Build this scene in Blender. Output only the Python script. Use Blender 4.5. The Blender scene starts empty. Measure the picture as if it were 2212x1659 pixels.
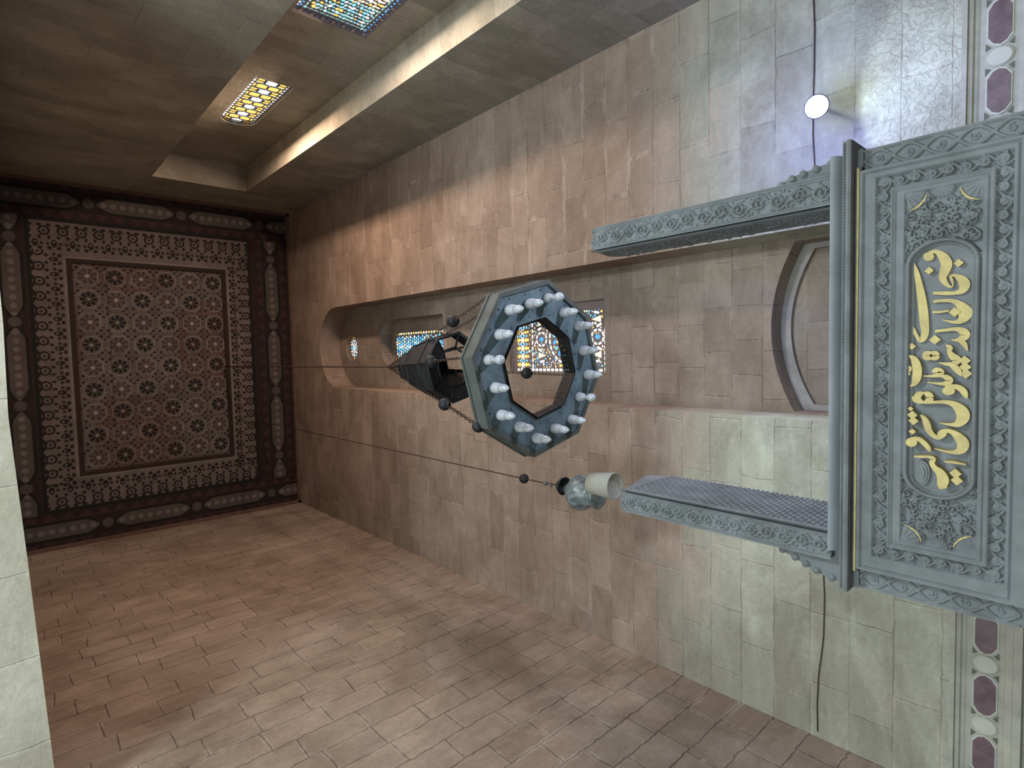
import bpy, bmesh, math, random
import numpy as np
from mathutils import Vector, Matrix
from mathutils.geometry import tessellate_polygon

# ---------------------------------------------------------------- camera, light, exposure
SC = bpy.context.scene
COL = SC.collection
FPX = 1228.0
ROT = np.array([[-0.02326636, 0.74161455, -0.67042265],
                [-0.99821263, -0.05415817, -0.0252672],
                [-0.05504739, 0.66863648, 0.74154908]])
cam_d = bpy.data.cameras.new('camera')
cam = bpy.data.objects.new('camera', cam_d)
COL.objects.link(cam)
SC.camera = cam
cam_d.sensor_fit = 'HORIZONTAL'
cam_d.sensor_width = 36.0
cam_d.lens = 36.0 * FPX / 2212.0
cam_d.clip_start = 0.02
r0, r1, r2 = ROT
cam.matrix_world = Matrix(((r0[0], -r1[0], -r2[0], 0), (r0[1], -r1[1], -r2[1], 0),
                           (r0[2], -r1[2], -r2[2], 0), (0, 0, 0, 1)))

SC.view_settings.view_transform = 'Standard'
SC.view_settings.look = 'None'
SC.view_settings.gamma = 1.0
SC.view_settings.use_curve_mapping = False
SC.view_settings.exposure = 0.14

world = bpy.data.worlds.new('sky')
SC.world = world
world.use_nodes = True
wb = world.node_tree.nodes['Background']
wb.inputs[0].default_value = (0.92, 0.97, 1.0, 1)
wb.inputs[1].default_value = 1.5


def light(name, kind, loc, energy, color, aim=None, **kw):
    d = bpy.data.lights.new(name, kind)
    d.energy = energy
    d.color = color
    for k, v in kw.items():
        setattr(d, k, v)
    o = bpy.data.objects.new(name, d)
    COL.objects.link(o)
    o.location = loc
    if aim is not None:
        o.rotation_euler = (Vector(aim) - Vector(loc)).to_track_quat('-Z', 'Y').to_euler()
    return o


# daylight from the open courtyard side behind the camera
light('courtyard_daylight', 'AREA', (-1.0, -3.8, 0.6), 190, (0.84, 0.99, 0.94), aim=(-0.6, 4, 1.6),
      shape='RECTANGLE', size=3.4, size_y=3.0)
# lamp of the adjoining hall, high on the right behind the camera
light('hall_lamp', 'AREA', (1.9, -1.9, 3.0), 165, (0.87, 0.97, 0.98), aim=(-0.9, 3.2, 0.9),
      shape='DISK', size=0.7)
# sunlight glowing in through the two stained windows of the right wall
light('upper_window_sun', 'AREA', (2.89, 2.50, 6.95), 130, (1.0, 0.70, 0.52), aim=(-2.6, 1.2, 6.9),
      shape='RECTANGLE', size=0.22, size_y=1.3)
light('lower_window_sun', 'AREA', (2.89, 2.50, 4.2), 66, (1.0, 0.76, 0.62), aim=(-2.6, 1.2, 4.15),
      shape='RECTANGLE', size=0.28, size_y=1.3)


def ray(x, y):
    return ROT.T @ np.array([(x - 1106) / FPX, (y - 829.5) / FPX, 1.0])


def atY(x, y, Y):
    d = ray(x, y)
    return d * Y / d[1]


def atZ(x, y, Z):
    d = ray(x, y)
    return d * Z / d[2]


# ---------------------------------------------------------------- helpers
def tag(o, label=None, cat=None, group=None, kind=None):
    if label: o['label'] = label
    if cat: o['category'] = cat
    if group: o['group'] = group
    if kind: o['kind'] = kind
    return o


def empty(name, loc, label, cat, group=None):
    o = bpy.data.objects.new(name, None)
    COL.objects.link(o)
    o.location = loc
    o.empty_display_size = 0.1
    return tag(o, label, cat, group)


def link(name, me, mat, parent=None):
    o = bpy.data.objects.new(name, me)
    COL.objects.link(o)
    if mat is not None and len(me.materials) == 0:
        for m in (mat if isinstance(mat, (list, tuple)) else [mat]):
            me.materials.append(m)
    if parent is not None:
        o.parent = parent
        w = Vector((0, 0, 0))
        p = parent
        while p is not None:
            w += p.location
            p = p.parent
        o.location = -w
    return o


class MB:
    """collects shapes (world coordinates) for one mesh"""

    def __init__(s):
        s.v = []
        s.f = []
        s.m = []
        s.sm = []

    def add(s, vs, fs, mi=0, smooth=False):
        b = len(s.v)
        s.v += [tuple(map(float, v)) for v in vs]
        s.f += [tuple(b + i for i in f) for f in fs]
        s.m += [mi] * len(fs)
        s.sm += [smooth] * len(fs)

    def box(s, x0, x1, y0, y1, z0, z1, mi=0):
        vs = [(x, y, z) for x in (x0, x1) for y in (y0, y1) for z in (z0, z1)]
        s.add(vs, [(0, 1, 3, 2), (4, 6, 7, 5), (0, 4, 5, 1), (2, 3, 7, 6), (0, 2, 6, 4), (1, 5, 7, 3)], mi)

    def prism(s, pts, fn, a, b, mi=0, caps=True):
        """pts 2D polygon, fn(u,v,w)->xyz, from w=a to w=b"""
        n = len(pts)
        vs = [fn(u, v, a) for u, v in pts] + [fn(u, v, b) for u, v in pts]
        fs = [(i, (i + 1) % n, n + (i + 1) % n, n + i) for i in range(n)]
        if caps:
            tr = tessellate_polygon([[Vector((u, v, 0)) for u, v in pts]])
            fs += [tuple(t) for t in tr] + [tuple(n + i for i in t[::-1]) for t in tr]
        s.add(vs, fs, mi)

    def tube(s, pts, r, seg=8, mi=0, cap=True):
        pts = [Vector(p) for p in pts]
        rr = r if isinstance(r, (list, tuple)) else [r] * len(pts)
        vs, fs = [], []
        for i, p in enumerate(pts):
            t = (pts[min(i + 1, len(pts) - 1)] - pts[max(i - 1, 0)]).normalized()
            a = t.orthogonal().normalized() if i == 0 else (a - t * a.dot(t)).normalized()
            b = t.cross(a)
            for k in range(seg):
                th = 2 * math.pi * k / seg
                vs.append(p + (a * math.cos(th) + b * math.sin(th)) * rr[i])
        for i in range(len(pts) - 1):
            for k in range(seg):
                fs.append((i * seg + k, i * seg + (k + 1) % seg, (i + 1) * seg + (k + 1) % seg, (i + 1) * seg + k))
        if cap:
            fs.append(tuple(range(seg))[::-1])
            fs.append(tuple((len(pts) - 1) * seg + k for k in range(seg)))
        s.add(vs, fs, mi, True)

    def lathe(s, prof, c, seg=24, mi=0, axis=None, smooth=True, phase=0.0):
        """prof [(r,h)] turned about axis (default +Z) at c"""
        c = Vector(c)
        ax = Vector(axis).normalized() if axis is not None else Vector((0, 0, 1))
        a = Vector((1, 0, 0)) if axis is None else ax.orthogonal().normalized()
        b = ax.cross(a)
        vs, fs = [], []
        for r, h in prof:
            for k in range(seg):
                th = 2 * math.pi * (k + phase) / seg
                vs.append(c + ax * h + (a * math.cos(th) + b * math.sin(th)) * r)
        for i in range(len(prof) - 1):
            for k in range(seg):
                fs.append((i * seg + k, i * seg + (k + 1) % seg, (i + 1) * seg + (k + 1) % seg, (i + 1) * seg + k))
        s.add(vs, fs, mi, smooth)

    def ball(s, c, r, seg=16, mi=0, sz=1.0):
        s.lathe([(max(r * math.sin(math.pi * i / 10), 1e-4), -r * sz * math.cos(math.pi * i / 10)) for i in range(11)], c, seg, mi)

    def grid(s, P, mi=0, smooth=True, flip=False):
        """P array (n,m,3)"""
        n, m, _ = P.shape
        b = len(s.v)
        s.v += [tuple(p) for p in P.reshape(-1, 3).tolist()]
        I = np.arange(n * m).reshape(n, m) + b
        q = np.stack([I[:-1, :-1], I[1:, :-1], I[1:, 1:], I[:-1, 1:]], -1).reshape(-1, 4)
        if flip: q = q[:, ::-1]
        s.f += [tuple(t) for t in q.tolist()]
        s.m += [mi] * len(q)
        s.sm += [smooth] * len(q)

    def build(s, name, mat, parent=None):
        me = bpy.data.meshes.new(name)
        me.from_pydata(s.v, [], s.f)
        me.polygons.foreach_set('material_index', s.m)
        me.polygons.foreach_set('use_smooth', s.sm)
        me.update()
        return link(name, me, mat, parent)


def holed(outer, holes, fn, mb, mi=0):
    """planar sheet with holes; fn(u,v)->xyz"""
    polys = [[Vector((u, v, 0)) for u, v in outer]] + [[Vector((u, v, 0)) for u, v in h] for h in holes]
    tr = tessellate_polygon(polys)
    flat = [p for pl in polys for p in pl]
    mb.add([fn(p.x, p.y) for p in flat], [tuple(t) for t in tr], mi)


def strip(outline, fa, fb, mb, mi=0, closed=True, smooth=False):
    """joins the outline at fa to the outline at fb"""
    n = len(outline)
    vs = [fa(u, v) for u, v in outline] + [fb(u, v) for u, v in outline]
    mb.add(vs, [(i, (i + 1) % n, n + (i + 1) % n, n + i) for i in range(n if closed else n - 1)], mi, smooth)


def arch_outline(x0, x1, zb, zt, rise, n=20):
    """opening with an elliptical head"""
    cx, hw = (x0 + x1) / 2, (x1 - x0) / 2
    pts = [(x0, zb), (x1, zb)]
    for i in range(n + 1):
        th = math.pi * i / n
        pts.append((cx + hw * math.cos(th), zt - rise + rise * math.sin(th)))
    return pts


def seg_outline(x0, x1, zb, zt, rise, n=20):
    """opening with a flat segmental head"""
    cx, hw = (x0 + x1) / 2, (x1 - x0) / 2
    pts = [(x0, zb), (x1, zb)]
    for i in range(n + 1):
        t = 1 - 2 * i / n
        pts.append((cx + hw * t, zt - rise * t * t))
    return pts


def attr_grid(name, P, Cc, mat, parent=None, attr='col'):
    """grid mesh with a colour attribute (material pattern, no shading)"""
    mb = MB()
    mb.grid(P)
    o = mb.build(name, mat, parent)
    ca = o.data.color_attributes.new(attr, 'FLOAT_COLOR', 'POINT')
    rgba = np.ones((P.shape[0] * P.shape[1], 4), dtype=np.float32)
    rgba[:, :Cc.shape[-1]] = Cc.reshape(-1, Cc.shape[-1])
    ca.data.foreach_set('color', rgba.ravel())
    return o


# ---------------------------------------------------------------- materials
def srgb(r, g, b):
    f = lambda c: (c / 255 / 12.92) if c / 255 <= 0.04045 else ((c / 255 + 0.055) / 1.055) ** 2.4
    return (f(r), f(g), f(b), 1)


def newmat(name):
    m = bpy.data.materials.new(name)
    m.use_nodes = True
    nt = m.node_tree
    return m, nt, nt.nodes['Principled BSDF']


def N(nt, t, **kw):
    n = nt.nodes.new(t)
    for k, v in kw.items():
        if k.startswith('i_'):
            n.inputs[int(k[2:])].default_value = v
        else:
            setattr(n, k, v)
    return n


def ramp(nt, src, stops):
    r = N(nt, 'ShaderNodeValToRGB')
    e = r.color_ramp.elements
    e[0].position, e[0].color = stops[0]
    e[1].position, e[1].color = stops[1]
    for p, c in stops[2:]:
        k = e.new(p)
        k.color = c
    nt.links.new(src, r.inputs[0])
    return r.outputs[0]


def mixc(nt, fac, a, b, mode='MIX'):
    m = N(nt, 'ShaderNodeMix', data_type='RGBA', blend_type=mode)
    for s, v in ((m.inputs[0], fac), (m.inputs[6], a), (m.inputs[7], b)):
        if hasattr(v, 'is_linked') or hasattr(v, 'links'):
            nt.links.new(v, s)
        else:
            s.default_value = v
    return m.outputs[2]


def noise(nt, vec, scale, detail=5, rough=0.6, dist=0.0, dims='3D'):
    n = N(nt, 'ShaderNodeTexNoise')
    n.inputs['Scale'].default_value = scale
    n.inputs['Detail'].default_value = detail
    n.inputs['Roughness'].default_value = rough
    n.inputs['Distortion'].default_value = dist
    if vec is not None: nt.links.new(vec, n.inputs['Vector'])
    return n


def math_n(nt, op, a, b=0.0, clamp=False):
    m = N(nt, 'ShaderNodeMath', operation=op, use_clamp=clamp)
    for i, v in enumerate((a, b)):
        if hasattr(v, 'links'):
            nt.links.new(v, m.inputs[i])
        else:
            m.inputs[i].default_value = v
    return m.outputs[0]


def stone_wall(name, axis, c1, c2, dark, light_, bw=0.62, rh=0.2425, lower=None, rough_zone=False, bump=0.5, joint=0.006, wob=1.0, rw_=0.34):
    """coursed ashlar in world units: u along the wall, z up"""
    m, nt, bs = newmat(name)
    tc = N(nt, 'ShaderNodeTexCoord')
    sep = N(nt, 'ShaderNodeSeparateXYZ')
    nt.links.new(tc.outputs['Object'], sep.inputs[0])
    z = sep.outputs[2]
    u = {'x': sep.outputs[0], 'y': sep.outputs[1]}[axis]
    wobn = noise(nt, tc.outputs['Object'], 1.3, 3)
    wob2 = noise(nt, tc.outputs['Object'], 9, 3)
    uz = N(nt, 'ShaderNodeCombineXYZ')
    du = math_n(nt, 'MULTIPLY', math_n(nt, 'SUBTRACT', wobn.outputs[0], 0.5), 0.10)
    dz = math_n(nt, 'MULTIPLY', math_n(nt, 'SUBTRACT', wob2.outputs[0], 0.5), 0.022 * wob)
    nt.links.new(math_n(nt, 'ADD', u, math_n(nt, 'ADD', du, 40.0)), uz.inputs[0])
    nt.links.new(math_n(nt, 'ADD', z, math_n(nt, 'ADD', dz, rh * 40 - 0.010)), uz.inputs[1])
    br = N(nt, 'ShaderNodeTexBrick', offset=0.37, offset_frequency=2, squash=0.78, squash_frequency=3)
    br.inputs['Scale'].default_value = 1.0
    br.inputs['Brick Width'].default_value = bw
    br.inputs['Row Height'].default_value = rh
    br.inputs['Mortar Size'].default_value = joint
    br.inputs['Mortar Smooth'].default_value = 1.0
    br.inputs['Bias'].default_value = 0.0
    br.inputs['Color1'].default_value = (0.15, 0.15, 0.15, 1)
    br.inputs['Color2'].default_value = (0.85, 0.85, 0.85, 1)
    br.inputs['Mortar'].default_value = (0.5, 0.5, 0.5, 1)
    nt.links.new(uz.outputs[0], br.inputs['Vector'])
    rnd = br.outputs['Color']
    big = noise(nt, tc.outputs['Object'], 0.9, 8, 0.68, 0.6)
    st = N(nt, 'ShaderNodeMapping')
    st.inputs['Scale'].default_value = (0.42, 1, 1.5) if axis == 'x' else (1, 0.42, 1.5)
    nt.links.new(tc.outputs['Object'], st.inputs[0])
    med = noise(nt, st.outputs[0], 4.5, 8, 0.68, 0.8)
    fine = noise(nt, tc.outputs['Object'], 30, 6, 0.75)
    f0 = math_n(nt, 'ADD', math_n(nt, 'MULTIPLY', rnd, rw_), math_n(nt, 'ADD', math_n(nt, 'MULTIPLY', med.outputs[0], 0.70), (0.34 - rw_) / 2))
    base = mixc(nt, ramp(nt, f0, [(0.32, (0, 0, 0, 1)), (0.68, (1, 1, 1, 1))]), c1, c2)
    if lower is not None:                      # cleaner grey courses near the ground
        zz = math_n(nt, 'ADD', z, math_n(nt, 'MULTIPLY', math_n(nt, 'SUBTRACT', rnd, 0.5), 0.55))
        zz = math_n(nt, 'ADD', zz, math_n(nt, 'MULTIPLY', math_n(nt, 'SUBTRACT', big.outputs[0], 0.5), 1.6))
        fz = math_n(nt, 'MULTIPLY', math_n(nt, 'SUBTRACT', 2.75, zz), 1.4, True)
        low = mixc(nt, ramp(nt, f0, [(0.3, (0, 0, 0, 1)), (0.7, (1, 1, 1, 1))]), lower[0], lower[1])
        base = mixc(nt, fz, base, low)
    stain = ramp(nt, big.outputs[0], [(0.40, (1, 1, 1, 1)), (0.62, (0, 0, 0, 1))])
    base = mixc(nt, math_n(nt, 'MULTIPLY', stain, 0.5), base, dark)
    # streaks of pale mortar smeared over joints
    smear = noise(nt, st.outputs[0], 3.4, 8, 0.75, 1.0)
    sm = ramp(nt, smear.outputs[0], [(0.50, (0, 0, 0, 1)), (0.63, (1, 1, 1, 1))])
    wide = N(nt, 'ShaderNodeTexBrick', offset=0.37, offset_frequency=2, squash=0.78, squash_frequency=3)
    for k, v in (('Scale', 1.0), ('Brick Width', bw), ('Row Height', rh), ('Mortar Size', 0.030), ('Mortar Smooth', 1.0)):
        wide.inputs[k].default_value = v
    nt.links.new(uz.outputs[0], wide.inputs['Vector'])
    sfac = math_n(nt, 'MULTIPLY', math_n(nt, 'MULTIPLY', wide.outputs['Fac'], sm), 0.45)
    base = mixc(nt, sfac, base, light_)
    # open dark joints, broken up
    jn = ramp(nt, med.outputs[0], [(0.42, (1, 1, 1, 1)), (0.54, (0.0, 0.0, 0.0, 1))])
    jf = math_n(nt, 'MULTIPLY', math_n(nt, 'MULTIPLY', br.outputs['Fac'], jn), 0.40)
    base = mixc(nt, jf, base, tuple(c * 0.42 for c in dark[:3]) + (1,))
    base = mixc(nt, 0.55, base, ramp(nt, fine.outputs[0], [(0.3, (0.72, 0.72, 0.72, 1)), (0.7, (1.1, 1.1, 1.1, 1))]), 'MULTIPLY')
    nt.links.new(base, bs.inputs['Base Color'])
    bs.inputs['Roughness'].default_value = 0.93
    bs.inputs['Specular IOR Level'].default_value = 0.2
    pit = noise(nt, tc.outputs['Object'], 16, 8, 0.72)
    h = math_n(nt, 'ADD', math_n(nt, 'MULTIPLY', med.outputs[0], 0.6), math_n(nt, 'MULTIPLY', pit.outputs[0], 0.35))
    h = math_n(nt, 'SUBTRACT', h, math_n(nt, 'MULTIPLY', br.outputs['Fac'], 0.45))
    h = math_n(nt, 'ADD', h, math_n(nt, 'MULTIPLY', rnd, 0.22))
    if rough_zone:                             # flaking plaster round the floodlight
        fx = math_n(nt, 'MULTIPLY', math_n(nt, 'SUBTRACT', u, 0.5), 2.0, True)
        fz2 = math_n(nt, 'MULTIPLY', math_n(nt, 'SUBTRACT', 1.35, z), 4.0, True)
        fl = noise(nt, tc.outputs['Object'], 24, 6, 0.55, 1.0)
        fl2 = ramp(nt, fl.outputs[0], [(0.44, (0, 0, 0, 1)), (0.56, (1, 1, 1, 1))])
        h = math_n(nt, 'ADD', h, math_n(nt, 'MULTIPLY', math_n(nt, 'MULTIPLY', math_n(nt, 'MULTIPLY', fx, fz2), fl2), 0.9))
    bp = N(nt, 'ShaderNodeBump')
    bp.inputs['Strength'].default_value = bump
    bp.inputs['Distance'].default_value = 0.022
    nt.links.new(h, bp.inputs['Height'])
    nt.links.new(bp.outputs[0], bs.inputs['Normal'])
    return m


def plain(name, col, rough=0.8, metal=0.0, var=0.25, scale=14, bump=0.15, dist=0.003, spec=0.3, col2=None):
    m, nt, bs = newmat(name)
    tc = N(nt, 'ShaderNodeTexCoord')
    n = noise(nt, tc.outputs['Object'], scale, 7, 0.65)
    lo = tuple(c * (1 - var) for c in col[:3]) + (1,) if col2 is None else col2
    hi = tuple(min(1, c * (1 + var)) for c in col[:3]) + (1,) if col2 is None else col
    nt.links.new(ramp(nt, n.outputs[0], [(0.35, lo), (0.65, hi)]), bs.inputs['Base Color'])
    bs.inputs['Roughness'].default_value = rough
    bs.inputs['Metallic'].default_value = metal
    bs.inputs['Specular IOR Level'].default_value = spec
    if bump:
        n2 = noise(nt, tc.outputs['Object'], scale * 5, 6, 0.7)
        bp = N(nt, 'ShaderNodeBump')
        bp.inputs['Strength'].default_value = bump
        bp.inputs['Distance'].default_value = dist
        nt.links.new(n2.outputs[0], bp.inputs['Height'])
        nt.links.new(bp.outputs[0], bs.inputs['Normal'])
    return m


def attr_mat(name, rough=0.85, fade=None, bump=0.3):
    m, nt, bs = newmat(name)
    a = N(nt, 'ShaderNodeAttribute', attribute_name='col')
    tc = N(nt, 'ShaderNodeTexCoord')
    n = noise(nt, tc.outputs['Object'], 3.0, 8, 0.7)
    dirt = ramp(nt, n.outputs[0], [(0.3, (0.55, 0.5, 0.48, 1)), (0.7, (1.15, 1.1, 1.1, 1))])
    nt.links.new(mixc(nt, 0.8, a.outputs['Color'], dirt, 'MULTIPLY'), bs.inputs['Base Color'])
    bs.inputs['Roughness'].default_value = rough
    return m


WALLB = stone_wall('ashlar_back', 'x', srgb(126, 112, 102), srgb(156, 141, 130), srgb(98, 80, 66), srgb(182, 172, 164),
                   lower=(srgb(146, 149, 140), srgb(182, 187, 176)), rough_zone=True)
WALLL = stone_wall('ashlar_left', 'y', srgb(124, 112, 102), srgb(158, 144, 132), srgb(92, 76, 62), srgb(186, 178, 168), bump=1.0,
                   bw=0.46, wob=2.6, rw_=0.16)
WALLR = stone_wall('ashlar_right', 'y', srgb(132, 130, 118), srgb(160, 156, 143), srgb(106, 100, 88), srgb(160, 150, 136), bump=0.4, joint=0.004)
SOFF = stone_wall('ashlar_soffit', 'x', srgb(176, 172, 158), srgb(200, 198, 184), srgb(140, 132, 116), srgb(214, 212, 204), bw=0.5, rh=0.9)
NICHE = stone_wall('ashlar_recess', 'x', srgb(122, 111, 102), srgb(148, 137, 127), srgb(98, 84, 74), srgb(168, 159, 150), bw=0.36, joint=0.008)
VOUS = plain('voussoir_stone', srgb(140, 136, 134), 0.85, var=0.2, scale=6, bump=0.3)
CARVE = plain('carved_grey_stone', srgb(100, 104, 108), 0.85, var=0.20, scale=7, bump=0.25)
CARVE2 = plain('smooth_grey_stone', srgb(122, 128, 136), 0.8, var=0.10, scale=5, bump=0.12)
GOLD = plain('gold_paint', srgb(180, 166, 112), 0.6, metal=0.0, var=0.10, scale=22, bump=0.2, col2=srgb(156, 142, 98))
METAL = plain('aged_teal_metal', srgb(84, 100, 108), 0.6, metal=0.1, var=0.35, scale=9, bump=0.2)
METALD = plain('dark_iron', srgb(36, 38, 42), 0.6, metal=0.4, var=0.4, scale=12, bump=0.2)
RIMM = plain('weathered_rim_metal', srgb(74, 79, 78), 0.7, metal=0.1, var=0.2, scale=9, bump=0.2)
WHITE = plain('dusty_white_plastic', srgb(160, 163, 172), 0.5, var=0.08, scale=20, bump=0.05)
BULB = plain('dusty_bulb_glass', srgb(160, 166, 176), 0.25, var=0.06, scale=30, bump=0.0, spec=0.6)
ROPE = plain('dark_cable', srgb(52, 40, 34), 0.8, var=0.2)
SHADE = plain('cream_shade', srgb(146, 144, 136), 0.7, var=0.06, bump=0.05)
MOTT = plain('mottled_glass_body', srgb(120, 130, 134), 0.35, var=0.3, scale=22, bump=0.1, spec=0.6, col2=srgb(48, 58, 64))
PLASTER = plain('window_plaster', srgb(120, 108, 104), 0.9, var=0.15)
PURPLE = plain('purple_marble', srgb(92, 76, 84), 0.4, var=0.25, scale=16, bump=0.02, spec=0.5)
PALE = plain('pale_marble', srgb(166, 168, 162), 0.45, var=0.08, scale=10, bump=0.02, spec=0.5)
BAND = plain('frieze_stone', srgb(150, 150, 142), 0.7, var=0.14, scale=8, bump=0.1)
DARKST = plain('dark_triangle_inlay', srgb(84, 88, 84), 0.5, var=0.2, bump=0.02)
FLOORM = plain('floor_stone', srgb(150, 146, 136), 0.7, var=0.2, scale=3)
CEIL = attr_mat('painted_ceiling')


def glass_mat():
    m, nt, bs = newmat('stained_glass')
    a = N(nt, 'ShaderNodeAttribute', attribute_name='col')
    tr = N(nt, 'ShaderNodeBsdfTransparent')
    nt.links.new(a.outputs['Color'], tr.inputs[0])
    bs.inputs['Base Color'].default_value = srgb(112, 100, 98)
    bs.inputs['Roughness'].default_value = 0.9
    mx = N(nt, 'ShaderNodeMixShader')
    nt.links.new(a.outputs['Alpha'], mx.inputs[0])
    nt.links.new(bs.outputs[0], mx.inputs[1])
    nt.links.new(tr.outputs[0], mx.inputs[2])
    nt.links.new(mx.outputs[0], nt.nodes['Material Output'].inputs[0])
    return m


GLASS = glass_mat()

# ---------------------------------------------------------------- the setting
XL, XR, YB, ZC, ZF, YF = -2.66, 2.57, 4.0, 10.35, -1.6, 0.08
YI = 4.35                                   # back plane of the tall recess
recess = arch_outline(-0.50, 0.78, ZF, 9.2, 0.62, 28)
niche_o = arch_outline(-0.16, 0.53, 6.15, 7.83, 0.34, 20)
ocu_c, ocu_r = (0.136, 8.76), 0.205
ocu_o = [(ocu_c[0] + ocu_r * math.cos(2 * math.pi * i / 32), ocu_c[1] + ocu_r * math.sin(2 * math.pi * i / 32)) for i in range(32)]
rw = (-0.222, 0.497, 3.475, 4.85)
rect_o = [(rw[0], rw[2]), (rw[1], rw[2]), (rw[1], rw[3]), (rw[0], rw[3])]
low_o = seg_outline(-0.485, 0.76, ZF, 1.885, 0.17, 24)

mb = MB()
Yp = lambda y: (lambda u, v: (u, y, v))
holed([(XL - .02, ZF), (XR + .02, ZF), (XR + .02, ZC + .02), (XL - .02, ZC + .02)],
      [[(u, max(v, ZF + .001)) for u, v in recess]], Yp(YB), mb)
strip(recess[1:] + recess[:1], Yp(YB), Yp(YI), mb, closed=False)
holed([(-0.50, ZF), (0.78, ZF)] + recess[2:], [niche_o, ocu_o, rect_o, [(u, max(v, ZF + .001)) for u, v in low_o]], Yp(YI), mb, 1)
strip(niche_o, Yp(YI), Yp(4.55), mb, 1)
win2_o = arch_outline(-0.075, 0.345, 6.38, 7.80, 0.17, 16)
holed(niche_o, [win2_o], Yp(4.55), mb, 1)
strip(win2_o, Yp(4.55), Yp(4.62), mb, 1)
strip(ocu_o, Yp(YI), Yp(YI + .09), mb, 1)
strip(rect_o, Yp(YI), Yp(YI + .12), mb, 1)
strip(low_o[1:] + low_o[:1], Yp(YI), Yp(4.53), mb, 1, closed=False)
# ring of voussoirs then the tympanum set back behind it
ring_i = seg_outline(-0.44, 0.72, ZF, 1.812, 0.17, 24)
holed([(u, v) for u, v in low_o], [[(u, max(v, ZF + .001)) for u, v in ring_i]], Yp(4.53), mb, 2)
strip(ring_i[1:] + ring_i[:1], Yp(4.53), Yp(4.57), mb, 1, closed=False)
mb.add([(-.6, 4.57, ZF), (.85, 4.57, ZF), (.85, 4.57, 2.0), (-.6, 4.57, 2.0)], [(0, 1, 2, 3)], 1)
wall_back = tag(mb.build('wall_back', [WALLB, NICHE, VOUS]), kind='structure')

mb = MB()
mb.add([(XL, -4.5, ZF), (XL, YB + .02, ZF), (XL, YB + .02, ZC + .02), (XL, -4.5, ZC + .02)], [(0, 1, 2, 3)])
tag(mb.build('wall_left', WALLL), kind='structure')

# right wall with its tall window recess
RY0, RY1, RZT, RXI = 1.73, 2.98, 9.30, 2.93
Xp = lambda x: (lambda u, v: (x, u, v))
w1 = arch_outline(2.155, 2.555, 6.27, 7.68, 0.17, 16)
w2 = [(2.0, 3.2), (2.69, 3.2), (2.69, 4.89), (2.0, 4.89)]
mb = MB()
rr = [(RY0, ZF + .001), (RY1, ZF + .001), (RY1, RZT), (RY0, RZT)]
holed([(-4.5, ZF), (YB + .02, ZF), (YB + .02, ZC + .02), (-4.5, ZC + .02)], [rr], Xp(XR), mb)
strip(rr, Xp(XR), Xp(RXI), mb)
holed(rr, [w1, w2], Xp(RXI), mb)
strip(w1, Xp(RXI), Xp(RXI + .06), mb)
strip(w2, Xp(RXI), Xp(RXI + .06), mb)
tag(mb.build('wall_right', WALLR), kind='structure')

# front wall hanging over the camera: we see the underside of its opening
mb = MB()
e = [atZ(*p, 4.2) for p in ((7, 700), (18, 900), (57, 1190), (117, 1659))]
edge = [(XR, 0.02), (0.9, 0.02)] + [(p[0], p[1]) for p in e] + [(XL, 0.125)]
top = [(x, y, ZC + .02) for x, y in edge]
bot = [(x, y, 4.2) for x, y in edge]
n = len(edge)
mb.add(bot + top, [(i, i + 1, n + i + 1, n + i) for i in range(n - 1)], 0)
mb.add(bot + [(x, -4.5, 4.2) for x, y in edge], [(i, i + 1, n + i + 1, n + i) for i in range(n - 1)], 0)
tag(mb.build('wall_front', SOFF), kind='structure')

mb = MB()
mb.add([(XL, -4.5, ZF), (XR + .4, -4.5, ZF), (XR + .4, 4.6, ZF), (XL, 4.6, ZF)], [(0, 1, 2, 3)])
tag(mb.build('floor', FLOORM), kind='structure')

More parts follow.
